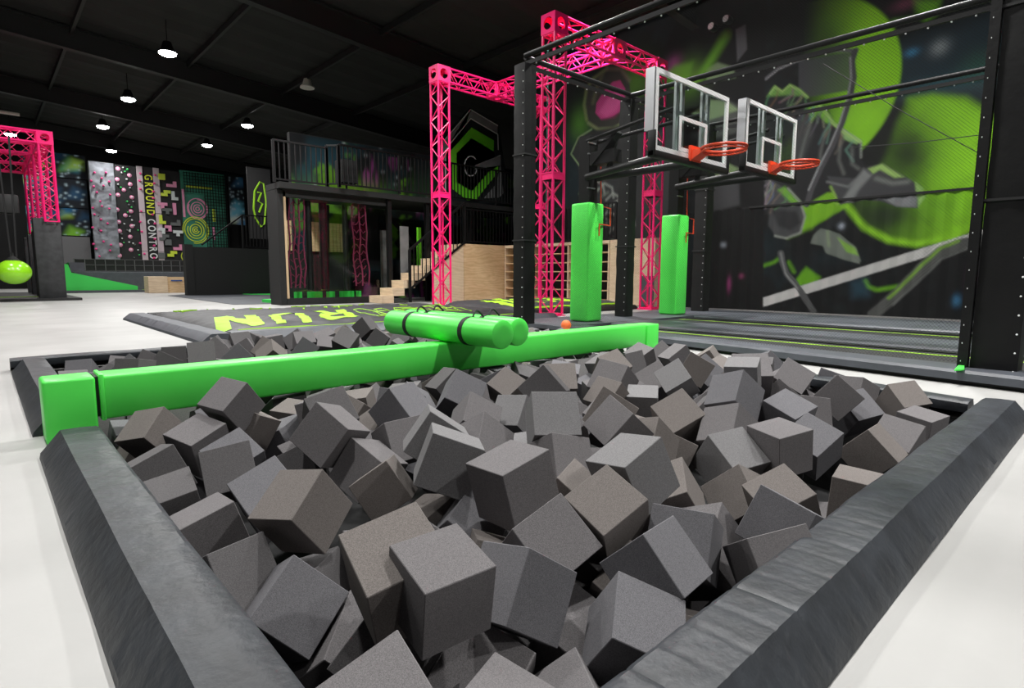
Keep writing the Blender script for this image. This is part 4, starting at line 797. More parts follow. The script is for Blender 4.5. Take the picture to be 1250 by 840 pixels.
# helmet with magenta visor and the suit below it
P.blob(w(775,95), (.5, .5), (0.06, 0.15, .015), .85); P.blob(w(708,150), (.35, .45), (0.06, 0.17, .02), .85); P.blob(w(725,235), (.35, .3), (0.02, .05, .07), .7)
P.poly(W_([(713,128),(716,108),(724,96),(741,84),(758,84),(768,98),(771,125),(766,146),(750,158),(728,159),(718,148)]), (0.030, 0.030, 0.026), 0.03)
P.line(W_([(716,146),(713,128),(716,108),(724,96),(741,84)]), (0.15, 0.19, 0.07), 0.05, 0.05, .8); P.line(W_([(741,84),(758,84),(768,98)]), (0.13, 0.11, 0.08), 0.05, 0.06, .8)
P.line(W_([(718,150),(730,158),(748,157),(762,150)]), (0.17, 0.21, 0.10), 0.04, 0.05, .8); P.line(W_([(735,92),(728,108),(724,125)]), (.11, .11, .06), .06, .06, .7)
P.poly(W_([(727,138),(728,126),(738,110),(748,100),(757,98),(763,108),(763,125),(757,137),(745,144),(734,146)]), (0.34, 0.035, 0.15), 0.03)
P.poly(W_([(731,138),(740,122),(756,108),(760,120),(752,136),(740,143)]), (0.50, 0.09, 0.25), 0.08, .7); P.line(W_([(735,146),(750,143),(762,132)]), (0.10, 0.02, 0.05), 0.03, 0.03, .8)
P.poly(W_([(698,185),(706,168),(722,160),(762,152),(790,165),(800,200),(790,300),(735,300),(712,250),(706,205)]), (0.022, 0.023, 0.024), 0.06, .9)
P.line(W_([(722,158),(706,168),(697,188),(708,203),(710,225),(707,237)]), (0.18, .26, .13), .02, .03, .9)
for (x, y, a) in ((727,224,0),(738,228,1),(748,240,0),(757,246,1),(742,262,0),(752,280,1),(735,268,0),(764,262,1)):
    P.line(W_([(x-8, y+4), (x, y-4), (x+9, y+1), (x+11, y+13)]), (0.22, 0.24, 0.22), 0.025, 0.05, .75); P.line(W_([(x-4, y+12), (x+4, y+7)]), (0.10, .12, .10), .04, .06, .7)
P.poly(W_([(793,170),(818,150),(830,180),(825,300),(795,300)]), (0.03, .031, .033), .06, .8)
XR = np.where(V < 2.24, 0.018*(np.abs(((U/0.26) % 1)-0.5)*4-1), 0.0)
o = painted_grid('wall_right', us, vsn, lambda U, V: (XW+XR, U, V), P.c); struct(o)
struct(MB().box(XW-0.03, XW-0.005, -1.5, 6.0, 2.235, 2.275).build('trim_rail_right', MAT['wall_black']))
struct(MB().box(XW+.03, XW+.25, -1.5, 13.4, 0, 7.0).build('wall_right_core', MAT['wall_black']))
# grey floor margin between the deck and the mural
struct(MB().box(10.62, XW-.02, -1.5, 7.2, 0.0, 0.012).build('trim_floor_margin', MAT['floor_mottled']))

# ---- back wall with galaxy paint behind the upper deck, and the emblem
YB = 16.6
us = np.arange(6.75, 16.15, 0.04); vsn = np.arange(0.0, 4.75, 0.04); U, V = np.meshgrid(us, vsn)
P = Paint(U, V, (0.008, 0.009, 0.010)); nz = fbm(U, V, 0.6, 21); nz2 = fbm(U, V, 1.4, 33)
fade = sstep((5.2-V)/1.2)*sstep((U-6.2)/1.2)
P.mix(sstep((nz-0.45)/0.2)*0.8*fade, (0.015, 0.055, 0.075)); P.mix(sstep((nz2-0.60)/0.12)*0.9*fade, (0.10, 0.26, 0.02)); P.mix(sstep((fbm(U*1.8, V*.6, 1.1, 4)-0.62)/0.1)*0.8*fade*(V < 4.5), (0.22, 0.04, 0.17))
P.blob((8.6, 3.3), (1.2, .35), (0.14, 0.30, 0.02), .7); P.blob((11.4, 3.6), (.5, .5), (.10, .30, .02), .5)
P.poly([(10.9,3.0),(10.9,5.3),(11.6,7.0),(12.88,7.0),(12.88,3.0)], (0.016, 0.020, 0.024), 0.05, .75)
for i in range(40):
    rg = random.Random(i); P.blob((rg.uniform(7, 12.8), rg.uniform(2.5, 6.5)), 0.05, (0.35, .4, .42), .6)
struct(painted_grid('wall_back', us, vsn, lambda U, V: (U, YB+0*U, V), P.c))
struct(MB().box(6.75, FX1, YB+.02, YB+.2, 0, 4.75).build('wall_back_core', MAT['wall_black']))
# ================================================================ EMBLEM on the back wall (panel with raised painted shapes)
lg = lambda x, y: at_y(520+x/5.6, 110+y/5.6, 16.35)
t = thing('wall_emblem', 'large green, grey and white hexagonal emblem painted panel above the upper deck railing', 'wall emblem', lg(305, 500))
def flat(name, pts, material, dy, parent, th=0.012):
    m = MB(); P3 = [lg(*q) for q in pts]
    for p in P3: p.y = 16.35-dy
    bm = bmesh.new(); f = bm.faces.new([bm.verts.new(p) for p in P3]); bmesh.ops.triangulate(bm, faces=[f])
    r = bmesh.ops.extrude_face_region(bm, geom=bm.faces[:]); bmesh.ops.translate(bm, vec=(0, th, 0), verts=[e for e in r['geom'] if isinstance(e, bmesh.types.BMVert)])
    bm.verts.index_update(); m.add([v.co[:] for v in bm.verts], [[v.index for v in f.verts] for f in bm.faces]); bm.free()
    return m.build(name, material, parent)
mat('emblem_back', (0.012, 0.016, 0.018), 0.6, var=0.8, vscale=1.5)
mat('emblem_grey', (0.24, 0.245, 0.25), 0.6, var=0.2, vscale=3); mat('emblem_green', (0.20, 0.85, 0.03), 0.55); mat('emblem_white', (0.85, 0.87, 0.86), 0.55)
flat('panel', [(303,118),(500,232),(585,780),(80,790),(92,345)], MAT['emblem_back'], -0.04, t, .04)
flat('outer_band', [(303,130),(490,240),(489,303),(305,195),(150,380),(132,420),(132,740),(100,715),(100,375),(125,340)], MAT['emblem_grey'], 0.0, t)
flat('outer_line', [(303,130),(490,240),(490,247),(303,137),(128,345),(124,340)], MAT['emblem_white'], 0.014, t, .006)
flat('inner_line', [(305,191),(492,300),(496,410),(490,410),(487,305),(305,199),(154,384),(136,424),(136,740),(129,740),(129,420),(148,380)], MAT['emblem_white'], 0.014, t, .006)
flat('side_band', [(484,640),(508,500),(530,705),(500,735),(395,740)], MAT['emblem_grey'], 0.0, t)
flat('green_mark', [(310,256),(463,345),(461,418),(410,426),(408,388),(308,328),(207,432),(207,630),(312,692),(425,562),(492,520),(490,562),(340,752),(280,752),(168,668),(168,415)], MAT['emblem_green'], 0.016, t)
arc = [(305+41*math.cos(a), 520+64*math.sin(a)) for a in [math.radians(d) for d in range(22, 331, 14)]]
flat('key_mark', arc+[(340,487),(508,450),(510,515),(345,540)], MAT['emblem_grey'], 0.018, t)
arc2 = [(305+47*math.cos(a), 520+71*math.sin(a)) for a in [math.radians(d) for d in range(22, 331, 14)]]
flat('key_line', arc2+[(338,478),(508,443),(508,450),(340,487)]+arc[::-1], MAT['emblem_white'], 0.02, t, .006)

# ================================================================ FOAM PIT
def edge_pad(name_label, p0, p1, inward, prof=None, seams=0.42, material='vinyl_black', seed=0, cat='edge pad', group=None, zs=1.0):
    """padded edging: profile swept from p0 to p1; inward = horizontal direction to the pit"""
    p0 = Vector(p0); p1 = Vector(p1); inn = Vector(inward).normalized(); d = p1-p0; L = d.length
    prof = prof or [(0, 0), (0.004, 0.018), (0.038, 0.060), (0.074, 0.103), (0.14, 0.104), (0.196, 0.100), (0.208, 0.092), (0.212, 0.070), (0.205, 0.045), (0.17, 0.035)]
    n = max(6, int(L/(0.009 if seams and seams < .1 else 0.02))); vs = []; fs = []; k = len(prof); rg = random.Random(seed)
    for i in range(n+1):
        s = i/n; x = s*L
        dz = 0.0022*math.sin(x*7+seed)+0.002*noise.noise(Vector((x*3, seed, 0)))
        crease = -0.0055*max(0, 1.25-s*1.6)*math.exp(-((((x/seams) % 1)-0.5)*seams/0.007)**2)*(0.5+0.5*noise.noise(Vector((math.floor(x/seams)*7.3, seed, 2)))) if seams else 0
        for j, (o, h) in enumerate(prof):
            g = 1.0 if 0 < j < k-1 else 0.0
            wv = 0.002*noise.noise(Vector((x*9, j*0.7, seed+5)))
            vs.append(p0+d*s+inn*o+Vector((0, 0, (h+(dz+crease+wv)*g)*(zs if h > 0 else 1))))
    for i in range(n):
        for j in range(k-1): fs.append((i*k+j, i*k+j+1, (i+1)*k+j+1, (i+1)*k+j))
    fs += [tuple(range(k)), tuple(range(n*k+k-1, n*k-1, -1))]
    o = MB().add(vs, fs).build('edge_pad', MAT[material], smooth=True, ang=28)
    return tag(o, name_label, cat, group)
G1 = 'padded edging of the foam pit'
edge_pad('black padded edge along the left of the pit, in front of the beam', (0.126, 0.12, 0), (0.126, 2.99, 0), (1, 0, 0), seed=1, group=G1)
edge_pad('short black padded edge left of the foam pit, behind the green beam post', (0.126, 3.40, 0), (0.126, 5.735, 0), (1, 0, 0), seed=2, group=G1)
edge_pad('long black wrinkled padded edge along the right front side of the foam pit', (0.34, 0.325, 0), (3.98, 0.325, 0), (0, 1, 0), seed=3, seams=.092, group=G1)
edge_pad('black padded edge on the far right side of the foam pit, facing the trampolines', (3.96, 0.56, 0), (4.52, 3.14, 0), (-1, 0, 0), seed=4, group=G1)
edge_pad('black padded edge at the far corner of the pit behind the green beam', (4.60, 3.37, 0), (4.72, 5.72, 0), (-1, 0, 0), seed=6, group=G1)
edge_pad('dark padded edge at the back of the foam pit, nearest the air bag', (0.126, 5.955, 0), (4.55, 5.955, 0), (0, -1, 0), seed=5, group=G1)

# green beam across the pit
t = thing('balance_beam', 'long bright green padded balance beam spanning the foam pit', 'balance beam', (2.5, 3.25, 0.08))
def vinyl_box(x0, x1, y0, y1, z0, z1, name, parent, r=.018, wob=.004):
    bm = bmesh.new(); mb = MB().rbox(x0, x1, y0, y1, z0, z1, r, 3)
    return mb.build(name, MAT['vinyl_green'], parent, smooth=True)
vinyl_box(0.372, 4.655, 3.167, 3.335, 0.086, 0.292, 'beam_body', t)
vinyl_box(0.162, 0.352, 3.160, 3.345, 0.004, 0.290, 'end_block', t, .014)
vinyl_box(4.668, 4.862, 3.160, 3.345, 0.004, 0.288, 'end_block', t, .014)
MB().box(0.352, 0.374, 3.19, 3.32, 0.10, 0.285).box(4.653, 4.67, 3.19, 3.32, 0.10, 0.285).build('joint_gap', MAT['strap_black'], t)
MB().rbox(0.366, 0.384, 3.163, 3.339, 0.083, 0.297, .005, 2).build('seam_piping', MAT['vinyl_green'], t, smooth=True)

# two green rolls strapped across the beam
def foam_roll(label, x, y0, y1, zc, r=0.0925):
    t = thing('foam_roll', label, 'foam roll', (x, y0, zc-r), 'green foam rolls on the beam')
    MB().lathe([(0.001, y0), (r*.5, y0-.002), (r-.012, y0+.001), (r-.003, y0+.006), (r, y0+.016), (r*1.005, (y0+y1)/2), (r, y1-.016), (r-.003, y1-.006), (r-.012, y1), (0.001, y1+.001)], (x, 0, zc), 'Y', 40).build('roll_body', MAT['vinyl_green'], t, smooth=True)
    for ys in (y0+0.33, y1-0.30):
        b = MB().lathe([(r, ys-.02), (r+.004, ys-.02), (r+.004, ys+.02), (r, ys+.02)], (x, 0, zc), 'Y', 40).build('strap', MAT['strap_black'], t, smooth=True)
        pts = [Vector((x+0.02+0.10*u, ys+0.02*math.sin(3*u), zc+r*0.92+0.045*math.sin(PI*u))) for u in [i/10 for i in range(11)]]
        MB().path(pts, .007, 6).build('handle', MAT['strap_black'], b)
    return t
foam_roll('green padded roll lying across the beam, the nearer left one of two', 2.375, 2.66, 3.96, 0.3845)
foam_roll('green padded roll lying across the beam, the right one half hidden behind the other', 2.567, 2.72, 4.02, 0.3845)

# foam cubes -------------------------------------------------------
cm = MB().rbox(-.5, .5, -.5, .5, -.5, .5, .010, 1)
bmm = bpy.data.meshes.new('foam_cube'); bmm.from_pydata(cm.v, [], cm.f); bmm.update(); bmm.materials.append(MAT['foam'])
TONE = {'c': (0.163, 0.155, 0.159), 'w': (0.178, 0.161, 0.152), 'b': (0.156, 0.154, 0.165), 'd': (0.118, 0.113, 0.116), 'g': (0.198, 0.195, 0.199)}
for (x, y, z, qw, qx, qy, qz, s, tone, label) in CUBES:
    o = bpy.data.objects.new('foam_cube', bmm); COL.objects.link(o)
    o.location = (x, y, z); o.rotation_mode = 'QUATERNION'; o.rotation_quaternion = (qw, qx, qy, qz); o.scale = (s, s, s)
    o.color = (*TONE[tone], 1); tag(o, label, 'foam cube', 'foam cubes in the pit')

# ================================================================ AIR BAGS behind the pit
def bag_h(x, y, x0, x1, y0, y1, top):
    e = min(x-x0, x1-x, y-y0, y1-y); f = 1-math.exp(-max(e, 0)/0.14)
    wr = 0.026*noise.noise(Vector((x*1.7, y*2.6, 1)))+0.022*noise.noise(Vector((x*5+y*2, y*5-x*2, 3)))+0.018*abs(noise.noise(Vector((x*2.2+y, y*1.4, 8))))
    return 0.05+(top-0.05+wr)*f
def air_bag(x0, x1, y0, y1, top, label):
    t = thing('air_bag', label, 'air bag', ((x0+x1)/2, (y0+y1)/2, 0))
    nx, ny = int((x1-x0)/.06), int((y1-y0)/.06); vs = []; fs = []
    for i in range(nx+1):
        for j in range(ny+1):
            x = x0+(x1-x0)*i/nx; y = y0+(y1-y0)*j/ny; vs.append((x, y, bag_h(x, y, x0, x1, y0, y1, top)))
    for i in range(nx):
        for j in range(ny): a = i*(ny+1)+j; fs.append((a, a+ny+1, a+ny+2, a+1))
    nb = len(vs); rim = [i*(ny+1) for i in range(nx+1)]+[nx*(ny+1)+j for j in range(1, ny+1)]+[i*(ny+1)+ny for i in range(nx-1, -1, -1)]+[j for j in range(ny-1, 0, -1)]
    vs += [(vs[i][0], vs[i][1], 0.002) for i in rim]; k = len(rim)
    fs += [(rim[i], nb+i, nb+(i+1) % k, rim[(i+1) % k]) for i in range(k)]
    MB().add(vs, fs).build('bag_skin', MAT['fabric_black'], t, smooth=True)
    return t
B1 = (2.02, 7.30, 7.08, 11.0, 0.15); B2 = (7.62, 11.0, 8.0, 10.6, 0.20)
def on_bag(B, lift=.006):
    return lambda co: Vector((co.x, co.y, bag_h(co.x, co.y, *B)+lift))
def rot180(x, y): return Matrix.Translation((x, y, 0)) @ Matrix.Rotation(PI, 4, 'Z')
t = air_bag(*B1, 'black wrinkled air bag with big lime letters behind the foam pit')
RUN = (('N', (1.98,7.20), (2.56,7.30), (2.38,8.75), (2.98,8.85)), ('U', (2.69,7.26), (3.20,7.38), (3.14,8.85), (3.74,9.0)), ('R', (3.36,7.38), (3.98,7.55), (3.92,9.05), (4.56,9.25)))
for ch, a, b, c, d in RUN: block_letter(ch, a, b, c, d, on_bag(B1), MAT['lime'], t)
sh = lambda p, k: (p[0]+k, p[1]+.25)
for ch, a, b, c, d in RUN: block_letter(ch, sh(a, 2.25), sh(b, 2.25), sh(c, 2.25), sh(d, 2.25), on_bag(B1), MAT['lime'], t, 'letter_outline', .008)
m = MB()
for i in range(26):                     # stitched lime dashes
    rg = random.Random(i*7+1); x = 2.15+rg.random()*4.9; y = 9.6+rg.random()*1.25; l = rg.uniform(.12, .3); a = rg.choice((0.2, 1.2, 1.5, .1))
    pts = [Vector((x+l*math.cos(a)*k/4, y+l*math.sin(a)*k/4, 0)) for k in range(5)]; m.path([on_bag(B1)(p) for p in pts], .018, 4)
m.build('stitch_dashes', MAT['lime'], t)
MB().path([on_bag(B1, .004)(Vector((2.2+i*.1, 7.16, 0))) for i in range(50)], .016, 5).build('front_piping', MAT['lime'], t)
t = air_bag(*B2, 'black air bag with lime lettering lying under the pink truss frame')
for i, ch in enumerate('NUR'):
    k = i*.78; block_letter(ch, (7.72+k, 8.35), (8.26+k, 8.42), (8.05+k, 9.8), (8.62+k, 9.9), on_bag(B2), MAT['lime'], t)
MB().path([on_bag(B2, .004)(Vector((7.7+i*.1, 8.08, 0))) for i in range(33)], .03, 5).build('front_piping', MAT['lime'], t)
AP = [(0, 0), (0.01, .03), (0.10, .105), (0.12, .11), (0.30, .108), (0.32, .09), (0.32, .002)]
G2 = 'grey padded edging of the air bag'
edge_pad('grey padded edge along the left side of the air bag', (1.70, 6.78, 0), (1.70, 11.35, 0), (1, 0, 0), AP, 0, 'vinyl_grey', 11, group=G2)
edge_pad('grey padded edge along the front of the lettered air bag, behind the pit', (2.03, 6.74, 0), (7.3, 6.74, 0), (0, 1, 0), AP, 0, 'vinyl_grey', 12, group=G2)
edge_pad('dark padded edge along the back of the lettered air bag', (2.03, 11.33, 0), (7.3, 11.33, 0), (0, -1, 0), AP, 0, 'vinyl_dark', 13, group=G2)
edge_pad('dark padded edge in front of the air bag under the pink truss', (7.62, 7.715, 0), (11.0, 7.715, 0), (0, 1, 0), [(a*.85, b*.9) for a, b in AP], 0, 'vinyl_dark', 14, group=G2)

# ================================================================ PINK TRUSS
def truss_seg(m, p, q, s=.29, r=.024, rb=.011, pitch=.30):
    p = Vector(p); q = Vector(q); d = (q-p); L = d.length; d.normalize()
    a = Vector((0, 0, 1)) if abs(d.z) < .5 else Vector((1, 0, 0)); b = d.cross(a).normalized(); a = b.cross(d).normalized()
    C = [a*x*s/2+b*y*s/2 for x, y in ((-1,-1),(1,-1),(1,1),(-1,1))]
    for c in C: m.tube(p+c, q+c, r, 8)
    n = max(2, round(L/pitch)); n += n % 2
    for f in range(4):
        c0, c1 = C[f], C[(f+1) % 4]
        for i in range(n):
            A, B = (c0, c1) if (i+f) % 2 == 0 else (c1, c0)
            m.tube(p+A+d*(L*i/n), p+B+d*(L*(i+1)/n), rb, 5, cap=False)
        m.tube(p+c0+d*.01, p+c1+d*.01, rb*1.3, 5); m.tube(q+c0-d*.01, q+c1-d*.01, rb*1.3, 5)
    return m
def collar(m, c, s=.325, h=.13):
    x, y, z = c
    for a, b in ((-h/2, -h/2+.022), (h/2-.022, h/2)): m.box(x-s/2, x+s/2, y-s/2, y+s/2, z+a, z+b)
    m.box(x-s/2+.01, x+s/2-.01, y-s/2+.01, y+s/2-.01, z-h/2, z+h/2)
    return m
def corner_box(m, c, s=.34, hole=.105, th=.012):
    """hollow cube with a round hole in each face"""
    c = Vector(c); n = 24
    for ax in range(3):
        for sg in (-1, 1):
            e = [Vector((1,0,0)), Vector((0,1,0)), Vector((0,0,1))]; nrm = e[ax]*sg; u = e[(ax+1) % 3]; v = e[(ax+2) % 3]
            for dd in (s/2, s/2-th):
                vs = []; fs = []
                for i in range(n):
                    t = 2*PI*i/n; cx, sx = math.cos(t), math.sin(t); k = 1/max(abs(cx), abs(sx))
                    vs += [c+nrm*dd+u*cx*k*s/2+v*sx*k*s/2, c+nrm*dd+u*cx*hole+v*sx*hole]
                for i in range(n): j = (i+1) % n; fs.append((2*i, 2*j, 2*j+1, 2*i+1))
                m.add(vs, fs)
    return m
PK = MAT['pink_paint']; TX0, TX1, TY0, TY1, TZ = 7.9, 11.1, 7.5, 11.0, 5.17
t = thing('box_truss', 'tall neon pink box truss frame standing over the air bag', 'truss frame', ((TX0+TX1)/2, (TY0+TY1)/2, 0))
for x, y in ((TX0, TY0), (TX0, TY1), (TX1, TY0), (TX1, TY1)):
    tw = truss_seg(MB(), (x, y, .03), (x, y, TZ-.17)).build('tower', PK, t, smooth=True)
    MB().box(x-.19, x+.19, y-.19, y+.19, 0.002, .02).build('base_plate', PK, tw)
    collar(MB(), (x, y, 2.55)).build('joint_collar', PK, tw)
    corner_box(MB(), (x, y, TZ)).build('corner_box', PK, tw)
XN = 9.6
for y in (TY0, TY1):
    for xa, xb in ((TX0+.17, XN-.17), (XN+.17, TX1-.17)): truss_seg(MB(), (xa, y, TZ), (xb, y, TZ)).build('top_truss', PK, t, smooth=True)
    corner_box(MB(), (XN, y, TZ)).build('corner_box', PK, t)
truss_seg(MB(), (XN, TY0+.17, TZ), (XN, TY1-.17, TZ)).build('cross_truss', PK, t, smooth=True)
m = MB()
for i in range(46):
    a = 4.95-i*.07; m.path([(8.0+.016*math.cos(q)*(i % 2), 7.75+.016*math.cos(q)*((i+1) % 2), a+.045*math.sin(q)) for q in [2*PI*k/8 for k in range(9)]], .006, 4)
tag(m.build('hanging_chain', MAT['chain_teal']), 'teal chain hanging inside the near pink truss tower', 'chain')

# ================================================================ TRAMPOLINE DECK
def dx(y): return 5.02+(y-1.0)*0.135          # front edge of the deck
def strip(xf0, xf1, y0, y1, z0, z1, name, material):
    m = MB(); n = 12; vs = []; fs = []
    for i in range(n+1):
        y = y0+(y1-y0)*i/n
        a, b = (xf0(y) if callable(xf0) else xf0), (xf1(y) if callable(xf1) else xf1)
        r = min(.02, (z1-z0)*.3)
        vs += [(a, y, z0), (a+.004, y, z1-r), (a+r+.004, y, z1), (b-r-.004, y, z1), (b-.004, y, z1-r), (b, y, z0)]
    for i in range(n):
        for j in range(5): fs.append((i*6+j, i*6+j+1, i*6+j+7, i*6+j+6))
    fs += [tuple(range(6)), tuple(range(n*6+5, n*6-1, -1))]
    return m.add(vs, fs).build(name, MAT[material])
DY0, DY1 = -1.5, 6.15
struct(MB().prism([(dx(DY0)+.05, DY0, 0), (10.6, DY0, 0), (10.6, DY1-.02, 0), (dx(DY1)+.05, DY1-.02, 0)], (0, 0, .002), (0, 0, .03)).build('trim_deck_base', MAT['vinyl_dark']))
PADS = 'grey trampoline deck pads'
for a, b, lab in ((dx, lambda y: dx(y)+.36, 'grey front pad strip of the trampoline deck, beside the foam pit'), (6.42, 7.38, 'grey pad strip between the two trampoline lanes'), (8.62, 10.55, 'grey pad strip behind the farther trampoline lane')):
    tag(strip(a, b, DY0, 4.95, .033, .105, 'deck_pad', 'vinyl_grey'), lab, 'deck pad', PADS)
tag(strip(lambda y: dx(y), 10.55, 4.97, DY1, .033, .105, 'deck_pad', 'vinyl_grey'), 'grey end pad of the trampoline deck under the hoop posts', 'deck pad', PADS)
for a, b, lx, lab in ((lambda y: dx(y)+.37, 6.41, 6.08, 'black trampoline lane nearer to the foam pit, with lime stitching'), (7.39, 8.61, 8.1, 'black trampoline lane farther from the foam pit, with lime stitching')):
    t = thing('trampoline', lab, 'trampoline', (lx, 2, .033), 'trampoline lanes')
    o = strip(a, b, DY0, 4.95, .034, .075, 'bed', 'mat_black'); o.parent = t; o.matrix_parent_inverse = Matrix.Translation(-t.location)
    MB().box(lx-.018, lx+.018, DY0+.02, 4.9, .0755, .079).build('stitch_line', MAT['lime'], t)
    MB().box(lx+.19, lx+.29, DY0+.02, 4.9, .0755, .085).build('spring_cover', MAT['vinyl_dark'], t)
tag(MB().prism([*[at_z(x, y, .107) for x, y in ((1165, 453), (1177, 452), (1177, 443), (1172, 445))]], (0, 0, 0), (0, 0, .012)).build('corner_tab', MAT['vinyl_green']), 'small green corner tab at the foot of the right cage post', 'tab')
p = at_z(691, 397, .15); tag(MB().sphere(p, .062, 20, 14).build('ball', MAT['orange_ball'], smooth=True), 'small orange ball on the deck near the green hoop post', 'ball')

# ================================================================ NET CAGE POSTS, RAILS, NETS
def padded_post(x, y, s, z0, z1, label, lace_y=True, flare=0):
    t = thing('padded_post', label, 'padded post', (x, y, z0), 'black padded posts of the net cage')
    m = MB(); n = 40; vs = []; fs = []
    ring = [(-1,-1),(0,-1),(1,-1),(1,0),(1,1),(0,1),(-1,1),(-1,0)]
    for i in range(n+1):
        h = z0+(z1-z0)*i/n
        for j, (a, b) in enumerate(ring):
            w = 0.006*noise.noise(Vector((a*2+x, b*2+y, h*6)))+0.003*noise.noise(Vector((a*3, b*3, h*20)))
            e = .94 if a and b else 1.0
            vs.append((x+a*(s/2*e+w), y+b*(s/2*e+w), h))
    for i in range(n):
        for j in range(8): fs.append((i*8+j, i*8+(j+1) % 8, (i+1)*8+(j+1) % 8, (i+1)*8+j))
    fs += [tuple(range(7, -1, -1)), tuple(range(n*8, n*8+8))]
    m.add(vs, fs).build('sleeve', MAT['vinyl_dark'], t, smooth=True)
    m = MB(); k = int((z1-z0)/.13)
    for i in range(k):
        h = z0+.1+i*.13; m.sphere((x-s/2-.004, y-s/2+.03, h), .007, 6, 4)
    m.build('lace_eyelets', MAT['grommet'], t)
    m = MB()
    for h in (z0+(z1-z0)*.33, z0+(z1-z0)*.66): m.box(x-s/2-.008, x+s/2+.008, y-s/2-.008, y+s/2+.008, h, h+.018)
    m.build('seam_band', MAT['strap_black'], t)
    return t
RZ = 3.55
padded_post(5.385, 5.62, .215, .106, RZ-.12, 'black padded cage post in front of the pink truss, beside the green rolls')
padded_post(7.62, 5.62, .215, .106, RZ-.12, 'black padded cage post between the two green hoop posts')
padded_post(9.88, 5.56, .25, .106, RZ-.12, 'black padded cage post to the right of both green hoop posts')
t = padded_post(5.33, .66, .28, .002, RZ+.3, 'large black padded cage post at the right edge, nearest the foam pit')
m = MB()
for i in range(14):                         # elastic ties holding the net to the post
    h = .15+i*.26; m.tube((5.18, .84, h), (5.18, .84, h+.13), .008, 6); m.sphere((5.18, .84, h), .012, 6, 5); m.sphere((5.18, .84, h+.13), .012, 6, 5)
m.build('net_ties', MAT['grommet'], t)
MB().box(5.17, 5.24, .80, .86, .05, 3.5).build('net_edge', MAT['vinyl_dark'], t)
def rail(p, q, label, ties=True, drop=.10):
    t = thing('net_rail', label, 'net rail', p, 'black top rails of the net cage')
    p = Vector(p); q = Vector(q); MB().tube(p, q, .034, 10).build('tube', MAT['steel_black'], t, smooth=True)
    MB().beam(p-Vector((0, 0, drop)), q-Vector((0, 0, drop)), .03, .05).build('net_hem', MAT['steel_black'], t)
    m = MB(); n = int((q-p).length/.2)
    for i in range(1, n): m.sphere(p+(q-p)*(i/n)-Vector((0, 0, drop+.035)), .011, 6, 4)
    m.build('tie_knots', MAT['grommet'], t)
    return t
rail((5.385, 5.62, RZ), (5.385, -1.45, RZ), 'black cage rail leading from the pink truss out through the top edge')
rail((5.385, 5.62, RZ-.02), (7.62, 5.62, RZ-.02), 'black cage rail crossing in front of the astronaut visor between two cage posts')
rail((7.62, 5.62, RZ-.04), (7.62, -1.45, RZ-.04), 'black cage rail passing above both backboards, upper of the two on the right')
rail((9.88, 5.56, RZ-.1), (9.88, -1.45, RZ-.1), 'black cage rail passing behind the farther backboard, lower of the two on the right')
rail((7.62, 5.60, RZ-.06), (9.88, 5.58, RZ-.08), 'black cage rail behind the near backboard at the back end of the far lane')
G3 = 'safety nets of the cage'
def net(x, y0, y1, z1, label):
    o = MB().add([(x, y0, .11), (x, y1, .11), (x, y1, z1), (x, y0, z1)], [(0, 1, 2, 3)]).build('safety_net', MAT['net'], fix=False)
    tag(o, label, 'net', G3)
net(5.385, .82, 5.5, RZ-.1, 'fine black safety net on the pit side of the trampoline cage')
net(9.88, -1.4, 5.4, RZ-.2, 'fine black safety net between the far trampoline lane and the painted wall')
a = at_x(1005, 78, 9.7); b = at_x(1200, 190, 9.7); c = at_x(1040, 180, 9.7); d = at_x(1203, 164, 9.7)
tag(MB().path([a, (a+b)/2-Vector((0, 0, .03)), b], .006, 5).build('cord', MAT['strap_black']), 'thin black cord slanting down across the green planets', 'cord')
tag(MB().path([c, (c+d)/2-Vector((0, 0, .02)), d], .006, 5).build('cord', MAT['strap_black']), 'thin black cord running almost level across the green planets', 'cord')

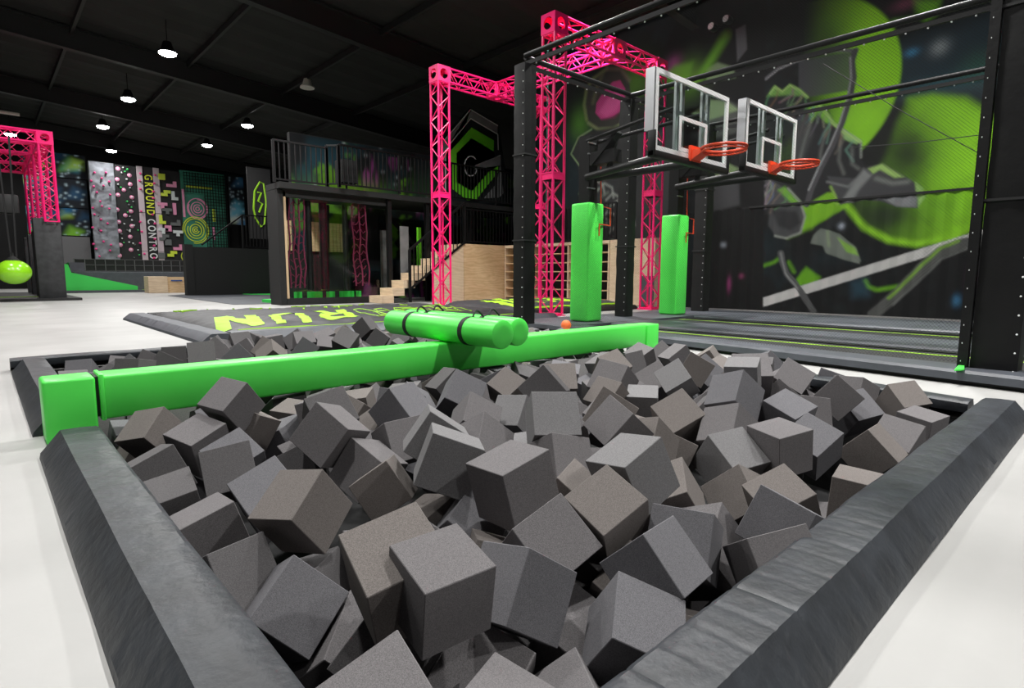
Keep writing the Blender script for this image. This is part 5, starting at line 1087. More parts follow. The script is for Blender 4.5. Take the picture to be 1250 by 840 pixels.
# ================================================================ BASKETBALL HOOPS
def hoop(ox, label, oz=0, pxo=0):
    t = thing('basketball_hoop', label, 'basketball hoop', (6.36+pxo, 5.36, .106), 'basketball hoops over the trampoline lanes')
    X = 6.36+pxo; Yp = 5.36; BX0, BX1 = 5.40+ox, 6.97+ox; BY = 3.66; Z0, Z1 = 2.09+oz, 2.93+oz
    MB().box(X-.09, X+.09, Yp-.09, Yp+.09, .11, 2.66+oz).build('post', MAT['steel_black'], t)
    mb = MB().rbox(X-.165, X+.165, Yp-.165, Yp+.165, .11, 1.75, .03, 3); mb.build('post_pad', MAT['vinyl_green'], t, smooth=True)
    m = MB()
    for h in (1.95, 2.12, 2.40, 2.55): m.tube((X-.13, Yp-.10, h+oz), (X+.03, Yp-.10, h+oz), .010, 6)
    m.build('post_bolts', MAT['aluminium'], t)
    for sx in (-.22, .22):
        MB().tube((X+sx*.4, Yp-.05, 2.10+oz), (X+sx*1.6, BY+.12, 2.16+oz), .048, 10).build('lower_arm', MAT['vinyl_dark'], t, smooth=True)
        MB().tube((X+sx*.4, Yp-.05, 2.58+oz), (X+sx*1.2, BY+.10, 2.70+oz), .026, 8).build('upper_arm', MAT['steel_black'], t, smooth=True)
    MB().beam((X-.05, Yp-.12, 2.25+oz), (X-.05, Yp-.55, 2.62+oz), .12, .05).beam((X+.02, Yp-.45, 2.60+oz), (X, Yp-.35, 2.12+oz), .05, .06).box(X-.09, X+.09, Yp-.5, Yp-.1, 2.25+oz, 2.42+oz).build('height_adjuster', MAT['steel_black'], t)
    MB().path([(X+.12, Yp-.12, 2.35+oz), (X+.12, Yp-.14, 1.72), (X+.34, Yp-.14, 1.70), (X+.34, Yp-.14, 1.46), (X+.02, Yp-.20, 1.46), (X+.02, Yp-.20, 1.30)], .010, 6).build('crank_rod', MAT['orange_rim'], t, smooth=True)
    bd = MB().box(BX0+.02, BX1-.02, BY-.006, BY+.006, Z0+.02, Z1-.02).build('backboard', MAT['glass'], t)
    fr = MB(); w = .05
    fr.box(BX0, BX1, BY-.016, BY+.016, Z0, Z0+w).box(BX0, BX1, BY-.016, BY+.016, Z1-w, Z1).box(BX0, BX0+w, BY-.016, BY+.016, Z0+w, Z1-w).box(BX1-w, BX1, BY-.016, BY+.016, Z0+w, Z1-w)
    fr.build('board_frame', MAT['white_paint'], bd)
    MB().box(BX0-.028, BX0-.002, BY-.012, BY+.10, Z0+.2, Z1).build('side_channel', MAT['aluminium'], bd)
    XC = (BX0+BX1)/2; q = MB(); a = .30; zb = Z0+.06; zt = Z0+.44; lw = .042
    q.box(XC-a, XC+a, BY-.012, BY-.006, zt-lw, zt).box(XC-a, XC+a, BY-.012, BY-.006, zb, zb+lw).box(XC-a, XC-a+lw, BY-.012, BY-.006, zb+lw, zt-lw).box(XC+a-lw, XC+a, BY-.012, BY-.006, zb+lw, zt-lw)
    q.build('target_square', MAT['white_paint'], bd)
    for xs in (XC-.34, XC+.22):
        MB().box(xs, xs+.055, BY+.02, BY+.05, Z0, Z1-.03).box(xs+.12, xs+.175, BY+.02, BY+.05, Z0, Z1-.03).box(xs+.05, xs+.125, BY+.025, BY+.045, Z0+.45, Z0+.50).build('support_channel', MAT['aluminium'], bd)
    MB().rbox(BX0-.035, BX1+.035, BY-.035, BY+.05, Z0-.075, Z0-.002, .012, 2).rbox(BX0-.035, BX0-.004, BY-.04, BY+.05, Z0-.07, Z0+.2, .008, 2).rbox(BX1+.004, BX1+.035, BY-.04, BY+.05, Z0-.07, Z0+.2, .008, 2).build('edge_padding', MAT['vinyl_dark'], bd, smooth=True)
    rm = MB(); RZ_ = Z0+.07; RC = (XC-.02, BY-.40)
    rm.path([(RC[0]+.235*math.cos(u), RC[1]+.235*math.sin(u), RZ_) for u in [2*PI*i/36 for i in range(37)]], .017, 8)
    rm.path([(RC[0]+.235*math.cos(u), RC[1]+.235*math.sin(u), RZ_-.035) for u in [2*PI*i/36 for i in range(37)]], .010, 6)
    for i in range(18): u = 2*PI*i/18; rm.tube((RC[0]+.235*math.cos(u), RC[1]+.235*math.sin(u), RZ_), (RC[0]+.235*math.cos(u), RC[1]+.235*math.sin(u), RZ_-.035), .008, 5)
    rg = rm.build('rim', MAT['orange_rim'], t, smooth=True)
    MB().prism([(XC-.11, BY-.02, RZ_+.07), (XC+.11, BY-.02, RZ_+.07), (XC+.11, BY-.02, RZ_-.10), (XC-.11, BY-.02, RZ_-.10)], (0, 0, 0), (0, -.03, 0)).prism([(XC-.09, BY-.04, RZ_+.02), (XC-.09, BY-.04, RZ_-.09), (XC-.09, BY-.19, RZ_-.01), (XC-.09, BY-.19, RZ_+.02)], (0, 0, 0), (.18, 0, 0)).build('rim_bracket', MAT['orange_rim'], rg)
    return t
hoop(0, 'clear basketball backboard with orange rim, nearer left one of the two hoops')
hoop(2.06, 'clear basketball backboard with orange rim, farther right one of the two hoops', .10, 2.26)
# ================================================================ PLYWOOD STAGE, STAIRS, UPPER DECK
YS = 13.42
t = thing('plywood_stage', 'pale plywood clad stage block with knots beside the staircase', 'stage block', (11.5, 13.6, 0))
MB().prism([(10.43, YS, 0), (12.55, YS, 0), (12.55, YS, 1.66), (10.43, YS, 1.66)], (0, 0, 0), (0, .04, 0)).build('front_panel', MAT['plywood'], t)
MB().prism([(9.35, YS, 0), (10.42, YS, 0), (10.42, YS, 1.66), (10.30, YS, 1.66), (9.35, YS, 1.02)], (0, 0, 0), (0, .04, 0)).build('stair_side_panel', MAT['plywood_pale'], t)
MB().box(10.43, 12.55, YS+.04, 16.5, 1.58, 1.66).build('platform', MAT['box_black'], t)
t = thing('storage_shelf', 'long plywood shelf unit with black open tiers against the painted wall', 'shelf', (12.2, 10.8, 0))
MB().box(11.98, 12.56, 9.35, 13.38, 1.58, 1.66).build('top_board', MAT['plywood_pale'], t)
MB().box(12.50, 12.56, 9.35, 13.38, .02, 1.58).build('back_board', MAT['box_black'], t)
for i in range(6): MB().box(11.99, 12.50, 9.40, 13.36, .10+i*.25, .125+i*.25).build('shelf_board', MAT['plywood'], t)
for y in (9.35, 10.75, 12.1, 13.34): MB().box(11.985, 12.50, y, y+.04, .02, 1.58).build('upright', MAT['plywood_pale'], t)
t = thing('plywood_cabinet', 'plain plywood box wall behind the right pink truss tower', 'cabinet', (12.2, 8.6, 0))
MB().box(11.95, 12.56, 7.95, 9.30, .02, 1.66).build('carcass', MAT['plywood_pale'], t)
MB().box(11.93, 11.95, 7.95, 8.35, .02, .75).build('kick_panel', MAT['vinyl_grey'], t)
# stairs
t = thing('staircase', 'pale plywood staircase climbing right beside the obstacle box', 'staircase', (9, 14, 0))
for i in range(8):
    x0 = 7.75+i*.335; z1 = .20+i*.205
    MB().box(x0, x0+.355, YS+.05, 14.15, max(.01, z1-.21), z1).build('step', MAT['plywood_pale'], t)
t = thing('stair_handrail', 'black metal balustrade sloping up along the plywood stairs', 'handrail', (8.6, YS, 0))
a, b = Vector((8.56, YS-.04, 1.42)), Vector((10.43, YS-.04, 2.82))
MB().beam(a, b, .05, .06).build('top_rail', MAT['steel_black'], t)
MB().beam(a-Vector((0, 0, 1.05)), b-Vector((0, 0, 1.12)), .04, .05).build('bottom_rail', MAT['steel_black'], t)
MB().box(8.53, 8.59, YS-.07, YS-.01, .02, 1.42).build('newel_post', MAT['steel_black'], t); MB().box(10.40, 10.47, YS-.07, YS-.01, 1.66, 2.84).build('newel_post', MAT['steel_black'], t)
for i in range(1, 14):
    p = a+(b-a)*(i/14); MB().box(p.x-.011, p.x+.011, YS-.05, YS-.03, p.z-1.07, p.z).build('baluster', MAT['steel_black'], t)
def railing(label, p, q, z0, h, step=.125, ends=True):
    """upright balustrade: every bar is a part"""
    t = thing('railing', label, 'railing', (*p, z0), 'black bar railings')
    p = Vector((*p, z0)); q = Vector((*q, z0)); L = (q-p).length; d = (q-p)/L
    MB().beam(p+Vector((0, 0, h)), q+Vector((0, 0, h)), .05, .045).build('top_rail', MAT['steel_black'], t)
    MB().beam(p+Vector((0, 0, .08)), q+Vector((0, 0, .08)), .04, .04).build('bottom_rail', MAT['steel_black'], t)
    n = int(L/step); m0 = None
    for i in range(n+1):
        c = p+d*(L*i/n); post = i in (0, n) or (n > 24 and i % 14 == 0); w = .03 if post else .012
        o = MB().box(c.x-w, c.x+w, c.y-w, c.y+w, z0+(0 if post else .08), z0+h).build('post' if post else 'baluster', MAT['steel_black'], t)
    return t
railing('black bar railing on top of the obstacle box, left end of the upper deck', (5.36, 14.2), (6.68, 14.2), 2.94, .98)
railing('long black bar railing of the upper deck running in front of the emblem', (6.92, 14.0), (13.8, 14.0), 2.96, 1.05)
railing('short black bar railing at the step of the upper deck', (6.69, 14.2), (6.90, 14.0), 2.96, 1.02, .1)
railing('black bar railing standing on the plywood stage, behind the pink truss', (10.5, 13.5), (12.5, 13.5), 1.66, 1.0)
railing('black bar railing behind the middle pink tower, along the stage shelf', (12.3, 9.4), (12.3, 13.2), 1.66, .98)
t = thing('upper_deck', 'black upper deck slab above the obstacle box and stairs', 'deck', (9, 15, 2.85))
MB().prism([(5.40, 14.0, 2.80), (13.9, 14.0, 2.80), (13.9, 16.3, 2.80), (6.8, 16.3, 2.80), (6.4, 14.9, 2.80), (5.40, 14.9, 2.80)], (0, 0, 0), (0, 0, .14)).build('slab', MAT['box_black'], t)
for x in (8.35, 9.6, 11.2): MB().box(x, x+.12, 14.1, 14.22, .0 if x < 10 else 1.66, 2.80).build('column', MAT['steel_black'], t)
MB().beam((8.9, 15.2, 2.6), (10.3, 15.2, 1.3), .1, .1).build('brace', MAT['steel_black'], t)
t = thing('loudspeaker', 'black loudspeaker box standing on the upper deck behind the railing', 'loudspeaker', (7.9, 15.5, 2.94))
MB().rbox(7.62, 8.12, 15.3, 15.7, 3.3, 3.95, .03, 2).build('cabinet', MAT['box_black'], t); MB().tube((7.87, 15.5, 2.95), (7.87, 15.5, 3.3), .03).build('stand', MAT['steel_black'], t)

# ---- obstacle box (black frame with hanging pads and webbing behind a clear front)
t = thing('obstacle_box', 'tall black obstacle box with hanging webbing under the upper deck', 'obstacle course', (6.8, 14.5, 0))
MB().box(5.40, 5.55, 14.2, 14.88, 0, 2.79).build('side_panel', MAT['box_black'], t)
MB().box(5.55, 5.60, 14.18, 14.22, .15, 2.74).build('edge_strip', MAT['wood_edge'], t)
MB().box(5.55, 8.10, 14.18, 14.28, 0, .17).build('sill', MAT['box_black'], t)
MB().box(5.55, 8.34, 14.18, 14.30, 2.62, 2.80).build('lintel', MAT['box_black'], t)
MB().box(5.60, 8.05, 14.31, 16.1, .01, .09).build('floor_mat', MAT['vinyl_green_mat'], t)
for i, x in enumerate((5.68, 6.12, 6.48, 7.02, 7.40, 7.75)): MB().box(x, x+(.16, .14, .34, .16, .42, .22)[i], 15.0, 15.2, .09, .30).build('floor_block', MAT['vinyl_green_mat'], t)
for x, w, y in ((6.28, .15, 14.5), (6.72, .20, 14.6), (7.28, .14, 14.5), (7.46, .08, 14.9)):
    MB().lathe([(.01, .35), (w*.5, .36), (w*.5, 2.60), (.01, 2.61)], (x, y, 0), 'Z', 14).build('hanging_pad', MAT['vinyl_dark'], t, smooth=True)
def webbing(x0, x1, y, z0, z1, n, seed):
    rg = random.Random(seed); m = MB()
    for i in range(n):
        x = x0+(x1-x0)*i/(n-1); pts = [(x+.010*math.sin(k*1.3+i)+.016*rg.random()-.006*k*(1 if seed == 1 else -.5)+(.10 if k > 8 else .0)*(z1-z0)*.1, y+.03*math.sin(k*.9+i), z1+(z0-z1)*k/12) for k in range(13)]
        m.path(pts, .022, 5)
    for k in range(11):
        z = z0+(z1-z0)*(k+.5)/11; m.path([(x0+(x1-x0)*j/6, y+.02, z+.06*math.sin(j*2+k)) for j in range(7)], .012, 4)
    m.build('webbing', MAT['maroon'], t)
webbing(5.78, 6.16, 14.45, .42, 2.62, 4, 1); webbing(7.46, 7.86, 14.45, .46, 2.62, 3, 2)
MB().tube((6.98, 14.9, 2.6), (6.9, 14.9, .3), .07).tube((6.95, 14.9, 1.9), (6.7, 14.8, 1.2), .05).build('climbing_pole', MAT['vinyl_dark'], t)
MB().add([(5.60, 14.2, .17), (8.10, 14.2, .17), (8.10, 14.2, 2.62), (5.60, 14.2, 2.62)], [(0, 1, 2, 3)]).build('clear_front', MAT['glass'], t, fix=False)
G4 = 'painted angled panels beside the stairs'
mat('panel_art', (0.06, 0.065, 0.065), .6, var=.9, vscale=2)
for k, (px, w, z0, z1, c) in enumerate(((470, .28, .35, 2.0, 'panel_art'), (494, .30, .30, 2.15, 'emblem_grey'), (512, .16, .9, 2.15, 'emblem_green'))):
    p = at_y(px, 300, 14.6)
    o = MB().prism([(p.x-w/2, 14.6, z0), (p.x+w/2, 14.62, z0+.08), (p.x+w/2, 14.62, z1), (p.x-w/2, 14.6, z1)], (0, 0, 0), (0, .03, 0)).build('art_panel', MAT[c])
    tag(o, ('dark painted panel standing left of the other two panels by the stairs', 'grey painted panel rising behind the first stair treads', 'narrow green painted panel behind the pink tower beside the stairs')[k], 'art panel', G4)
t = thing('slatted_partition', 'pale wooden slatted partition seen through the back of the obstacle box', 'partition', (7, 16, 0))
for x0, x1 in ((5.95, 6.12), (6.22, 6.60), (7.10, 8.15)):
    for i in range(int((x1-x0)/.11)): MB().box(x0+i*.11, x0+i*.11+.09, 16.2, 16.24, 1.42, 2.25).build('slat', MAT['plywood'], t)
MB().box(5.9, 8.3, 16.25, 16.3, 0, 1.42).build('kick_board', MAT['box_black'], t)

# ================================================================ LEFT BACKGROUND
# black raised box with railings
t = thing('raised_platform', 'large plain black raised platform box on the left with a railing', 'platform', (7, 23.3, 0))
MB().box(5.62, 12.5, 22.9, 24.1, 0, 1.72).build('box', MAT['box_black'], t)
MB().box(5.40, 5.66, 22.85, 23.2, 0, 1.80).build('corner_post', MAT['box_black'], t)
r1 = railing('black bar railing on the black raised platform, in front of the green logo', (7.45, 23.1), (9.6, 23.1), 1.72, 1.25)
t = thing('ramp_handrail', 'thin black handrail slanting up to the raised platform railing', 'handrail', (6.4, 23.1, 1.7))
MB().beam((6.0, 23.05, 1.80), (7.45, 23.05, 2.95), .05, .05).build('top_rail', MAT['steel_black'], t); MB().box(6.38, 6.42, 23.03, 23.07, 1.72, 2.14).build('post', MAT['steel_black'], t)
tag(MB().prism([at_z(300, 359.5, .012), at_z(276, 358, .012), (7.5, 22.7, .012), (9.2, 22.7, .012), (9.0, 19.8, .012)], (0, 0, 0), (0, 0, .02)).build('green_mat', MAT['vinyl_green_mat']), 'flat green floor mat in front of the black raised platform', 'floor mat')
tag(MB().prism([at_z(205, 361, .002), at_z(238, 358.5, .002), (9.3, 22.8, .002), (8.0, 16.5, .002), (5.4, 15.1, .002), at_z(285, 372, .002)], (0, 0, 0), (0, 0, .008)).build('grey_mat', MAT['vinyl_grey']), 'grey floor mat lying before the black raised platform', 'floor mat')
# plywood jump boxes
t = thing('jump_box', 'pale plywood box with a blue slot standing on the white floor', 'wooden box', (5.5, 27, 0))
MB().rbox(4.92, 5.60, 26.6, 27.4, 0, .66, .015, 2).build('box', MAT['plywood_pale'], t); MB().box(5.60, 6.50, 26.75, 27.4, 0, .64).build('box', MAT['plywood'], t)
MB().box(5.75, 6.15, 26.73, 26.75, .47, .52).build('slot', MAT['blue_slot'], t)
# ledge + lattice fence in front of the climbing walls
tag(MB().rbox(3.0, 12.5, 31.0, 32.2, 0, .86, .03, 2).build('ledge', MAT['vinyl_grey']), 'long grey padded ledge below the climbing walls', 'ledge')
t = thing('lattice_fence', 'low black lattice fence on the grey ledge in front of the climbing walls', 'fence', (7, 31, .86))
MB().box(3.05, 9.0, 31.06, 31.09, .87, 1.40).build('backing', MAT['panel_black'], t)
mat('steel_grey', (0.10, .10, .105), .5)
for i in range(17): MB().box(3.05+i*.366, 3.08+i*.366, 31.02, 31.05, .87, 1.40).build('upright', MAT['steel_grey'], t)
for z in (.88, 1.13, 1.38): MB().box(3.05, 9.0, 31.02, 31.05, z, z+.02).build('rail', MAT['steel_grey'], t)
# green wedge ramp
t = thing('wedge_ramp', 'bright green wedge ramp at the foot of the grey ledge', 'ramp', (3.3, 28.8, 0))
a = at_y(75, 345, 28.9)
MB().prism([(2.35, 28.6, .0), (2.35, 28.6, 1.15), (2.62, 28.6, 1.12), (2.70, 28.6, .80), (4.9, 28.6, .25), (4.9, 28.6, .0)], (0, 0, 0), (0, 1.2, 0)).build('ramp_body', MAT['vinyl_green_mat'], t)
MB().box(2.3, 5.3, 28.3, 28.58, 0, .10).build('front_kerb', MAT['vinyl_grey'], t); MB().box(2.66, 3.15, 28.62, 29.7, .82, 1.20).build('top_block', MAT['vinyl_grey'], t)
tag(MB().prism([at_z(157, 352, .02), at_z(176, 346, .02), at_z(180, 350, .02), at_z(178, 355, .02)], (0, 0, -.015), (0, 0, .05)).build('floor_mat', MAT['lime']), 'small lime floor mat beside the plywood jump box', 'floor mat')

# climbing walls -------------------------------------------------
YC = 36.0; rg = random.Random(12)
def wall_panel(label, x0, x1, z0, z1, material, dx=0.0):
    t = thing('climbing_wall', label, 'climbing wall', ((x0+x1)/2, YC, z0), 'climbing wall panels')
    if material == 'rock_grey':
        nx, nz_ = 28, 90; vs = []; fs = []
        for i in range(nx+1):
            for j in range(nz_+1):
                x = x0+(x1-x0)*i/nx; z = z0+(z1-z0)*j/nz_; e = 1 if 0 < i < nx and 0 < j < nz_ else 0
                vs.append((x, YC-e*(.10*noise.noise(Vector((x*1.6, z*1.9, 3)))+.06*abs(noise.noise(Vector((x*3, z*5, 9))))+.06), z))
        for i in range(nx):
            for j in range(nz_): q = i*(nz_+1)+j; fs.append((q, q+nz_+1, q+nz_+2, q+1))
        MB().add(vs, fs).build('panel', MAT[material], t, smooth=True)
        MB().box(x0, x1, YC, YC+.15, z0, z1).build('backing', MAT['panel_black'], t)
    else: MB().box(x0, x1, YC, YC+.15, z0, z1).build('panel', MAT[material], t)
    return t
def hold(t, x, z, r, m, d=.09, name='hold'):
    MB().lathe([(r*1.0, 0), (r*.95, -d*.5), (r*.6, -d), (.002, -d*1.08)], (x, YC-.005, z), 'Y', 12).build(name, MAT[m], t, smooth=True)
ZB, ZT = 1.0, 6.34
def cpx(px, py): p = at_y(px, py, YC); return p.x, p.z
t = wall_panel('grey rock textured climbing wall at the far left with small pink holds', 4.42, 5.50, ZB, ZT, 'rock_grey')
for px, py in ((115,211),(129,211),(124,218),(111,221),(133,222),(126,227),(114,228),(118,235),(134,238),(122,246),(113,254),(124,252),(133,255),(115,262),(123,268),(131,273),(113,278),(123,282),(126,295),(114,298),(135,299),(117,304),(134,306),(121,313)):
    x, z = cpx(px, py); hold(t, x, z, .055, 'hold_pink', .20)
t = wall_panel('black climbing wall panel covered in pink, white and green round holds', 5.53, 6.44, ZB, ZT-.03, 'panel_black')
for px, py in ((144,206),(158,214),(143,219),(159,225),(151,232),(144,238),(161,241),(143,256),(160,258),(153,263),(145,271),(161,276),(146,282),(159,289),(147,299),(160,305),(146,312)):
    x, z = cpx(px, py); hold(t, x, z, .105, 'hold_pale_pink', .04); hold(t, x, z, .05, 'hold_white', .055, 'hold_cap')
for i in range(34): hold(t, 5.6+rg.random()*.78, ZB+.2+rg.random()*5.0, rg.uniform(.03, .06), rg.choice(('hold_white', 'hold_green', 'hold_grey', 'hold_white')))
t = wall_panel('pale striped climbing wall with vertical yellow and white lettering', 6.47, 7.49, ZB, ZT, 'panel_black')
for x0, x1 in ((6.47, 6.73), (7.22, 7.49)):
    for z0, z1 in ((ZB, 1.95), (1.97, 3.95), (3.98, ZT)): MB().box(x0, x1, YC-.06, YC, z0, z1).build('side_board', MAT['panel_pale'], t)
Rv = Matrix(((0, 1, 0), (0, 0, -1), (-1, 0, 0))).to_4x4()
for s, m, pa, pb in (('GROUND', 'letter_yellow', (178,212), (181,263)), ('CONTROL', 'letter_white', (181,266), (185,325))):
    if m not in MAT: mat('letter_white', (0.72, 0.74, 0.74), .5)
    a = at_y(*pa, YC-.07); b = at_y(*pb, YC-.07); L = a.z-b.z; n = len(s)
    for i, ch in enumerate(s):
        z = a.z-L*(i+.5)/n
        if z < ZB+.1: continue
        text_mesh('letter', ch, .50, Matrix.Translation((6.98, YC-.02, z)) @ Rv, MAT[m], t, .01, bold=.008, sx=.78)
for px, py in ((171,212),(170,221),(171,231),(189,214),(188,224),(187,234),(172,258),(187,242),(171,271),(186,262),(173,283),(189,273),(189,292),(171,297),(188,300),(176,310),(188,315)):
    x, z = cpx(px, py); hold(t, x, z, .06, 'hold_pink', .15)
t = wall_panel('black climbing wall panel with block puzzle shaped coloured holds', 7.52, 8.48, ZB, ZT-.05, 'panel_black')
B = .155
S = {'L': ((0,0),(0,1),(0,2),(1,0)), 'Z': ((0,0),(1,0),(1,1),(2,1)), 'T': ((0,1),(1,1),(2,1),(1,0)), 'I': ((0,0),(0,1),(0,2),(0,3)), 'O': ((0,0),(1,0),(0,1),(1,1)), 'J': ((0,0),(1,0),(2,0),(2,1))}
for px, py, s, m in ((196,216,'O','hold_lime'),(206,225,'J','hold_pale_pink'),(199,236,'Z','hold_lime'),(212,241,'L','hold_white'),(195,251,'T','hold_pale_pink'),(214,259,'I','hold_pale_pink'),(201,258,'T','hold_grey'),(197,270,'L','hold_lime'),(211,272,'J','hold_grey'),(204,279,'O','hold_pale_pink'),(196,282,'T','hold_white'),(214,285,'T','hold_white'),(197,290,'Z','hold_grey'),(204,296,'O','hold_grey'),(214,302,'J','hold_pale_pink'),(207,310,'Z','hold_lime'),(196,312,'O','hold_grey')):
    x, z = cpx(px, py); q = MB()
    for i, j in S[s]: q.box(x-.12+i*B, x-.12+(i+1)*B, YC-.12, YC, z-.15+j*B, z-.15+(j+1)*B)
    q.build('block_hold', MAT[m], t)
t = wall_panel('teal climbing wall with a black grid and pink and lime ring drawings', 8.50, 10.75, ZB, ZT+.05, 'panel_teal')
def rings(px, py, rs, m, th):
    x, z = cpx(px, py); q = MB()
    for k, r in enumerate(rs):
        a0 = k*.9; a1 = a0+2*PI*(.82 if k % 2 else 1.0)
        q.path([(x+r*math.cos(u)*.9, YC-.02, z+r*math.sin(u)) for u in [a0+(a1-a0)*i/40 for i in range(41)]], th, 4)
    q.build('ring_drawing', MAT[m], t)
rings(241, 255, (.10, .22, .36, .50, .56), 'hold_pale_pink', .03); rings(239, 281, (.08, .18, .32, .46, .62, .72), 'hold_lime', .032)
rings(228, 313, (.2, .3), 'hold_lime', .03)
for px, py, w, h, m in ((243,229,1.3,.10,'hold_lime'), (224,248,.11,1.5,'hold_pale_pink'), (261,263,.13,.7,'hold_lime'), (261,285,.13,.7,'hold_pale_pink')):
    x, z = cpx(px, py); MB().box(x-w/2, x+w/2, YC-.03, YC, z-h/2, z+h/2).build('painted_bar', MAT[m], t)
q = MB()
for i in range(16): q.box(8.6+i*.142, 8.63+i*.142, YC-.30, YC-.27, (5.2 if i < 7 else 2.0), ZT-.05)
for i in range(26): z = ZT-.1-i*.165; q.box(8.58 if i < 7 else 9.6, 10.74, YC-.31, YC-.28, z-.015, z+.015)
q.build('climbing_grid', MAT['steel_black'], t)
t.children[0].location  # panel
G5 = 'neon painted panels on the far wall'
def neon(label, x0, x1, z0, z1, Yp, seed, cols):
    us = np.linspace(x0, x1, 40); vs_ = np.linspace(z0, z1, 70); U, V = np.meshgrid(us, vs_)
    P = Paint(U, V, (0.008, 0.010, 0.014)); rr = random.Random(seed)
    for i in range(9):
        c = (rr.uniform(x0, x1), rr.uniform(z0, z1)); col = rr.choice(cols); s = rr.uniform(.2, .5)
        P.poly([(c[0]-s, c[1]-s*rr.uniform(.2, 1)), (c[0]+s*rr.uniform(.2, 1), c[1]-s*.4), (c[0]+s, c[1]+s*.3), (c[0]-.1, c[1]+s*.8)], col, .2, .8)
    for i in range(30): P.blob((rr.uniform(x0, x1), rr.uniform(z0, z1)), .05, (.3, .4, .45), .7)
    o = painted_grid('art_panel', us, vs_, lambda U, V: (U, Yp+0*U, V), P.c); bk = MB().box(x0, x1, Yp+.01, Yp+.06, z0, z1).build('backing', MAT['panel_black'], o)
    return tag(o, label, 'art panel', G5)
NB = ((0.01, 0.09, 0.20), (0.02, 0.16, 0.22), (0.16, 0.40, 0.03), (0.015, 0.05, 0.10), (0.30, .45, .03))
neon('dark neon space panel left of the grey climbing wall, topmost', 1.9, 4.35, 5.45, 6.6, 36.3, 3, NB)
neon('dark neon space panel left of the grey climbing wall, middle one', 1.9, 4.35, 4.02, 5.40, 36.3, 8, NB)
neon('dark neon space panel left of the grey climbing wall, lowest', 1.9, 4.35, 2.65, 3.98, 36.3, 5, NB)
neon('tall blue and white painted panel right of the teal climbing wall', 10.85, 11.65, 3.6, 6.3, 35.6, 4, ((.05, .16, .30), (.4, .42, .45), (.08, .3, .4), (.25, .45, .03)))
tag(MB().box(1.9, 4.3, 36.3, 36.4, .9, 2.6).build('roller_door', MAT['steel_grey']), 'grey ribbed door below the neon panels', 'door')
t = thing('green_sign', 'glowing lime hexagon sign painted on a dark panel behind the raised platform', 'sign', (9.7, 27, 3.2))
MB().box(9.30, 10.35, 27.9, 27.96, 2.4, 5.6).build('panel', MAT['panel_black'], t)
hx = [(9.52,3.75),(9.60,4.55),(9.85,4.98),(10.02,4.92),(10.10,4.1),(9.98,3.1),(9.82,2.95),(9.60,3.3)]
MB().path([(x, 27.88, z) for x, z in hx+hx[:1]], .045, 5).path([(9.72, 27.88, 4.5), (9.9, 27.88, 4.5), (9.74, 27.88, 4.1), (9.93, 27.88, 4.0), (9.76, 27.88, 3.6)], .045, 5).build('hexagon', MAT['lime_dark'], t)

# left truss rig with wrecking ball
t = thing('truss_rig', 'pink box truss obstacle rig at the left edge with black padded feet', 'truss', (1.5, 23, 0))
for k, y in enumerate((21.0, 23.0, 25.2, 27.4)):
    tw = truss_seg(MB(), (1.64, y, 2.2), (1.64, y, 4.32), .30, .028, .013).build('tower', PK, t, smooth=True)
    corner_box(MB(), (1.64, y, 4.48), .36).build('corner_box', PK, tw)
    m = MB(); n = 20
    m.rbox(1.22 if k == 0 else 1.30, 1.84, y-.02, y+.45, .06, 2.30 if k == 0 else 2.05, .03, 2).build('foot_pad', MAT['fabric_black'], t, smooth=True)
    truss_seg(MB(), (1.46, y, 4.48), (-2.5, y, 4.48), .30, .028, .013).build('top_truss', PK, t, smooth=True)
    if k: truss_seg(MB(), (1.64, (21.0, 23.0, 25.2, 27.4)[k-1]+.18, 4.48), (1.64, y-.18, 4.48), .30, .028, .013).build('side_truss', PK, t, smooth=True)
tag(MB().prism([(-3, 20.3, 0), (2.15, 20.6, 0), (2.05, 28, 0), (-3, 28, 0)], (0, 0, .001), (0, 0, .07)).build('floor_mat', MAT['mat_black']), 'black floor mat under the left pink rig', 'floor mat')
tag(MB().box(-2.5, 1.25, 22.0, 22.12, .072, .085).build('lime_line', MAT['lime']), 'lime stripe across the black mat under the left pink rig', 'stripe')
t = thing('wrecking_ball', 'glossy lime green wrecking ball hanging at the left edge', 'wrecking ball', (.70, 20.3, .4))
bc = at_y(17, 332, 20.1); rb_ = .375
MB().lathe([(max(.002, rb_*math.sin(PI*j/20)), -rb_*.86*math.cos(PI*j/20)) for j in range(21)], bc, 'Z', 36).build('ball', MAT['ball_lime'], t, smooth=True)
MB().lathe([(.16, .28), (.10, .36), (.03, .42), (.03, .5)], bc, 'Z', 16).build('collar', MAT['box_black'], t)
MB().tube(bc+Vector((-.03, 0, .4)), (bc.x-.10, bc.y, 4.30), .022, 6).build('rope', MAT['strap_black'], t); MB().tube(bc+Vector((.08, .02, .38)), (bc.x+.16, bc.y+.05, 4.30), .022, 6).build('rope', MAT['strap_black'], t)
tag(MB().rbox(.0, .95, 20.6, 21.0, 2.35, 2.85, .05, 2).build('hanging_bag', MAT['mat_black'], smooth=True), 'black padded beam hanging above the wrecking ball', 'padded beam')
tag(MB().tube(at_y(-6, 135.5, 28), at_y(24, 140, 28), .06, 8).build('tube_light', MAT['tube_white']), 'unlit white tube light high at the left edge', 'tube light')
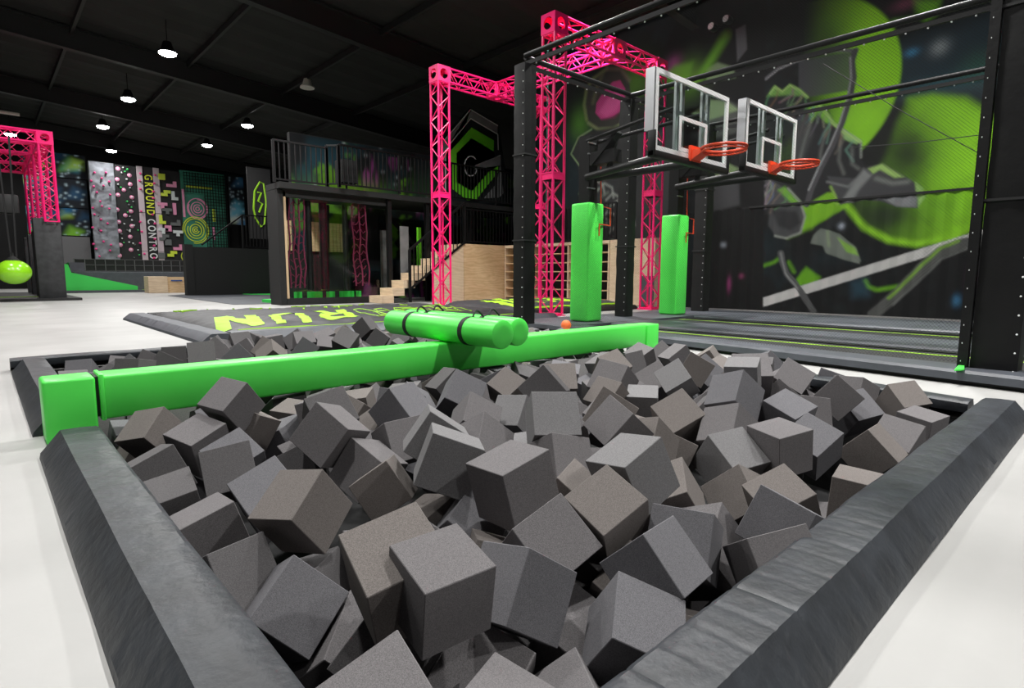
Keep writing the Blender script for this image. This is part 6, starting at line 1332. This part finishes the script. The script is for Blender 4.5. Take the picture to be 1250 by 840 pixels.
for px, py, lab in ((888, 24, 'small stage spotlight clamped high on the painted wall, upper of two'), (870, 33, 'small stage spotlight clamped high on the painted wall, lower of two')):
    p = at_x(px, py, 12.2); t = thing('spotlight', lab, 'spotlight', p)
    MB().lathe([(.05, .16), (.085, .10), (.09, -.1), (.075, -.1), (.07, -.07), (.002, -.07)], p, 'X', 14).build('housing', MAT['steel_black'], t, smooth=True)
    MB().lathe([(.002, -.082), (.072, -.08)], p, 'X', 14).build('lens', MAT['hold_white'], t); MB().tube(p+Vector((.05, 0, .02)), p+Vector((.38, 0, .12)), .02).build('bracket', MAT['steel_black'], t)

# ================================================================ HIGH BAY LAMPS (visible ones and those above and behind the viewer)
GL = 'round high bay lamps of the hall'
lamps = [(4.3, 18.7, 'round white high bay lamp, largest lit one nearest the viewer'), (4.3, 24.4, 'round white high bay lamp, second along the left lit row'), (4.25, 29.6, 'round white high bay lamp, third along the left lit row'),
         (8.55, 25.3, 'round white high bay lamp, the nearer one of the right row'), (8.4, 30.4, 'round white high bay lamp, farther one of the right row'), (5.3, 35.0, 'small distant round lamp above the grey climbing wall'), (1.5, 34.0, 'distant round lamp just above the left pink rig')]
off = [(x, y) for x in (0.0, 4.3, 8.6) for y in (-4.5, 2.4)]+[(4.3, 7.6), (8.6, 7.6), (0.2, 7.6), (0, 13), (4.3, 13.2), (-0.3, 18.6), (-4.3, 8), (-4.3, 13.2)]
lamps += [(x, y, 'round white high bay lamp hanging overhead out of view') for x, y in off]
PW = {(0, -4.5): 70, (4.3, -4.5): 320, (8.6, -4.5): 300, (8.6, 2.4): 260, (8.6, 7.6): 540, (5.3, 35.0): 60, (0, 2.4): 110, (4.3, 2.4): 215, (4.3, 13.2): 430, (0.2, 7.6): 130, (-0.3, 18.6): 110, (-4.3, 8): 110, (0, 13): 110}
for x, y, lab in lamps:
    vis = 'overhead' not in lab
    t = thing('high_bay_lamp', lab, 'ceiling lamp', (x, y, 6.8), GL)
    MB().lathe([(.04, .30), (.10, .28), (.16, .10), (.23, .03), (.23, -.01), (.19, -.012)], (x, y, 6.8), 'Z', 24).build('housing', MAT['steel_black'], t, smooth=True)
    MB().lathe([(.22, -.004), (.20, -.05), (.12, -.085), (.002, -.095)], (x, y, 6.8), 'Z', 24).build('lens', MAT['lamp_lens'], t, smooth=True)
    MB().tube((x, y, 7.08), (x, y, roof(x)-.03), .012, 6).build('drop_rod', MAT['steel_black'], t)
    l = bpy.data.lights.new('lamp_light', 'AREA'); l.shape = 'DISK'; l.size = .38; l.energy = PW.get((x, y), 150); l.color = (1.0, .985, .96); l.spread = math.radians(165 if y > 7 else 120)
    lo = bpy.data.objects.new('lamp_light', l); COL.objects.link(lo); lo.location = (0, 0, -.11); lo.parent = t
t = thing('high_bay_lamp', 'unlit round lamp on the dark ceiling above the upper deck', 'ceiling lamp', (8.5, 19.3, 6.9), GL)
MB().lathe([(.04, .30), (.10, .28), (.16, .10), (.23, .03), (.23, -.01), (.002, -.012)], (8.5, 19.3, 6.9), 'Z', 24).build('housing', MAT['tube_white'], t, smooth=True)

wd = bpy.data.worlds.new('hall_air'); SC.world = wd; wd.use_nodes = True
wd.node_tree.nodes['Background'].inputs['Color'].default_value = (0.05, 0.05, 0.055, 1); wd.node_tree.nodes['Background'].inputs['Strength'].default_value = 0.3
SC.view_settings.view_transform = 'Standard'; SC.view_settings.look = 'None'; SC.view_settings.gamma = 1.0
SC.view_settings.exposure = 0.0; SC.view_settings.use_curve_mapping = False
SC.cycles.max_bounces = 6; SC.cycles.transparent_max_bounces = 12; SC.cycles.use_denoising = True
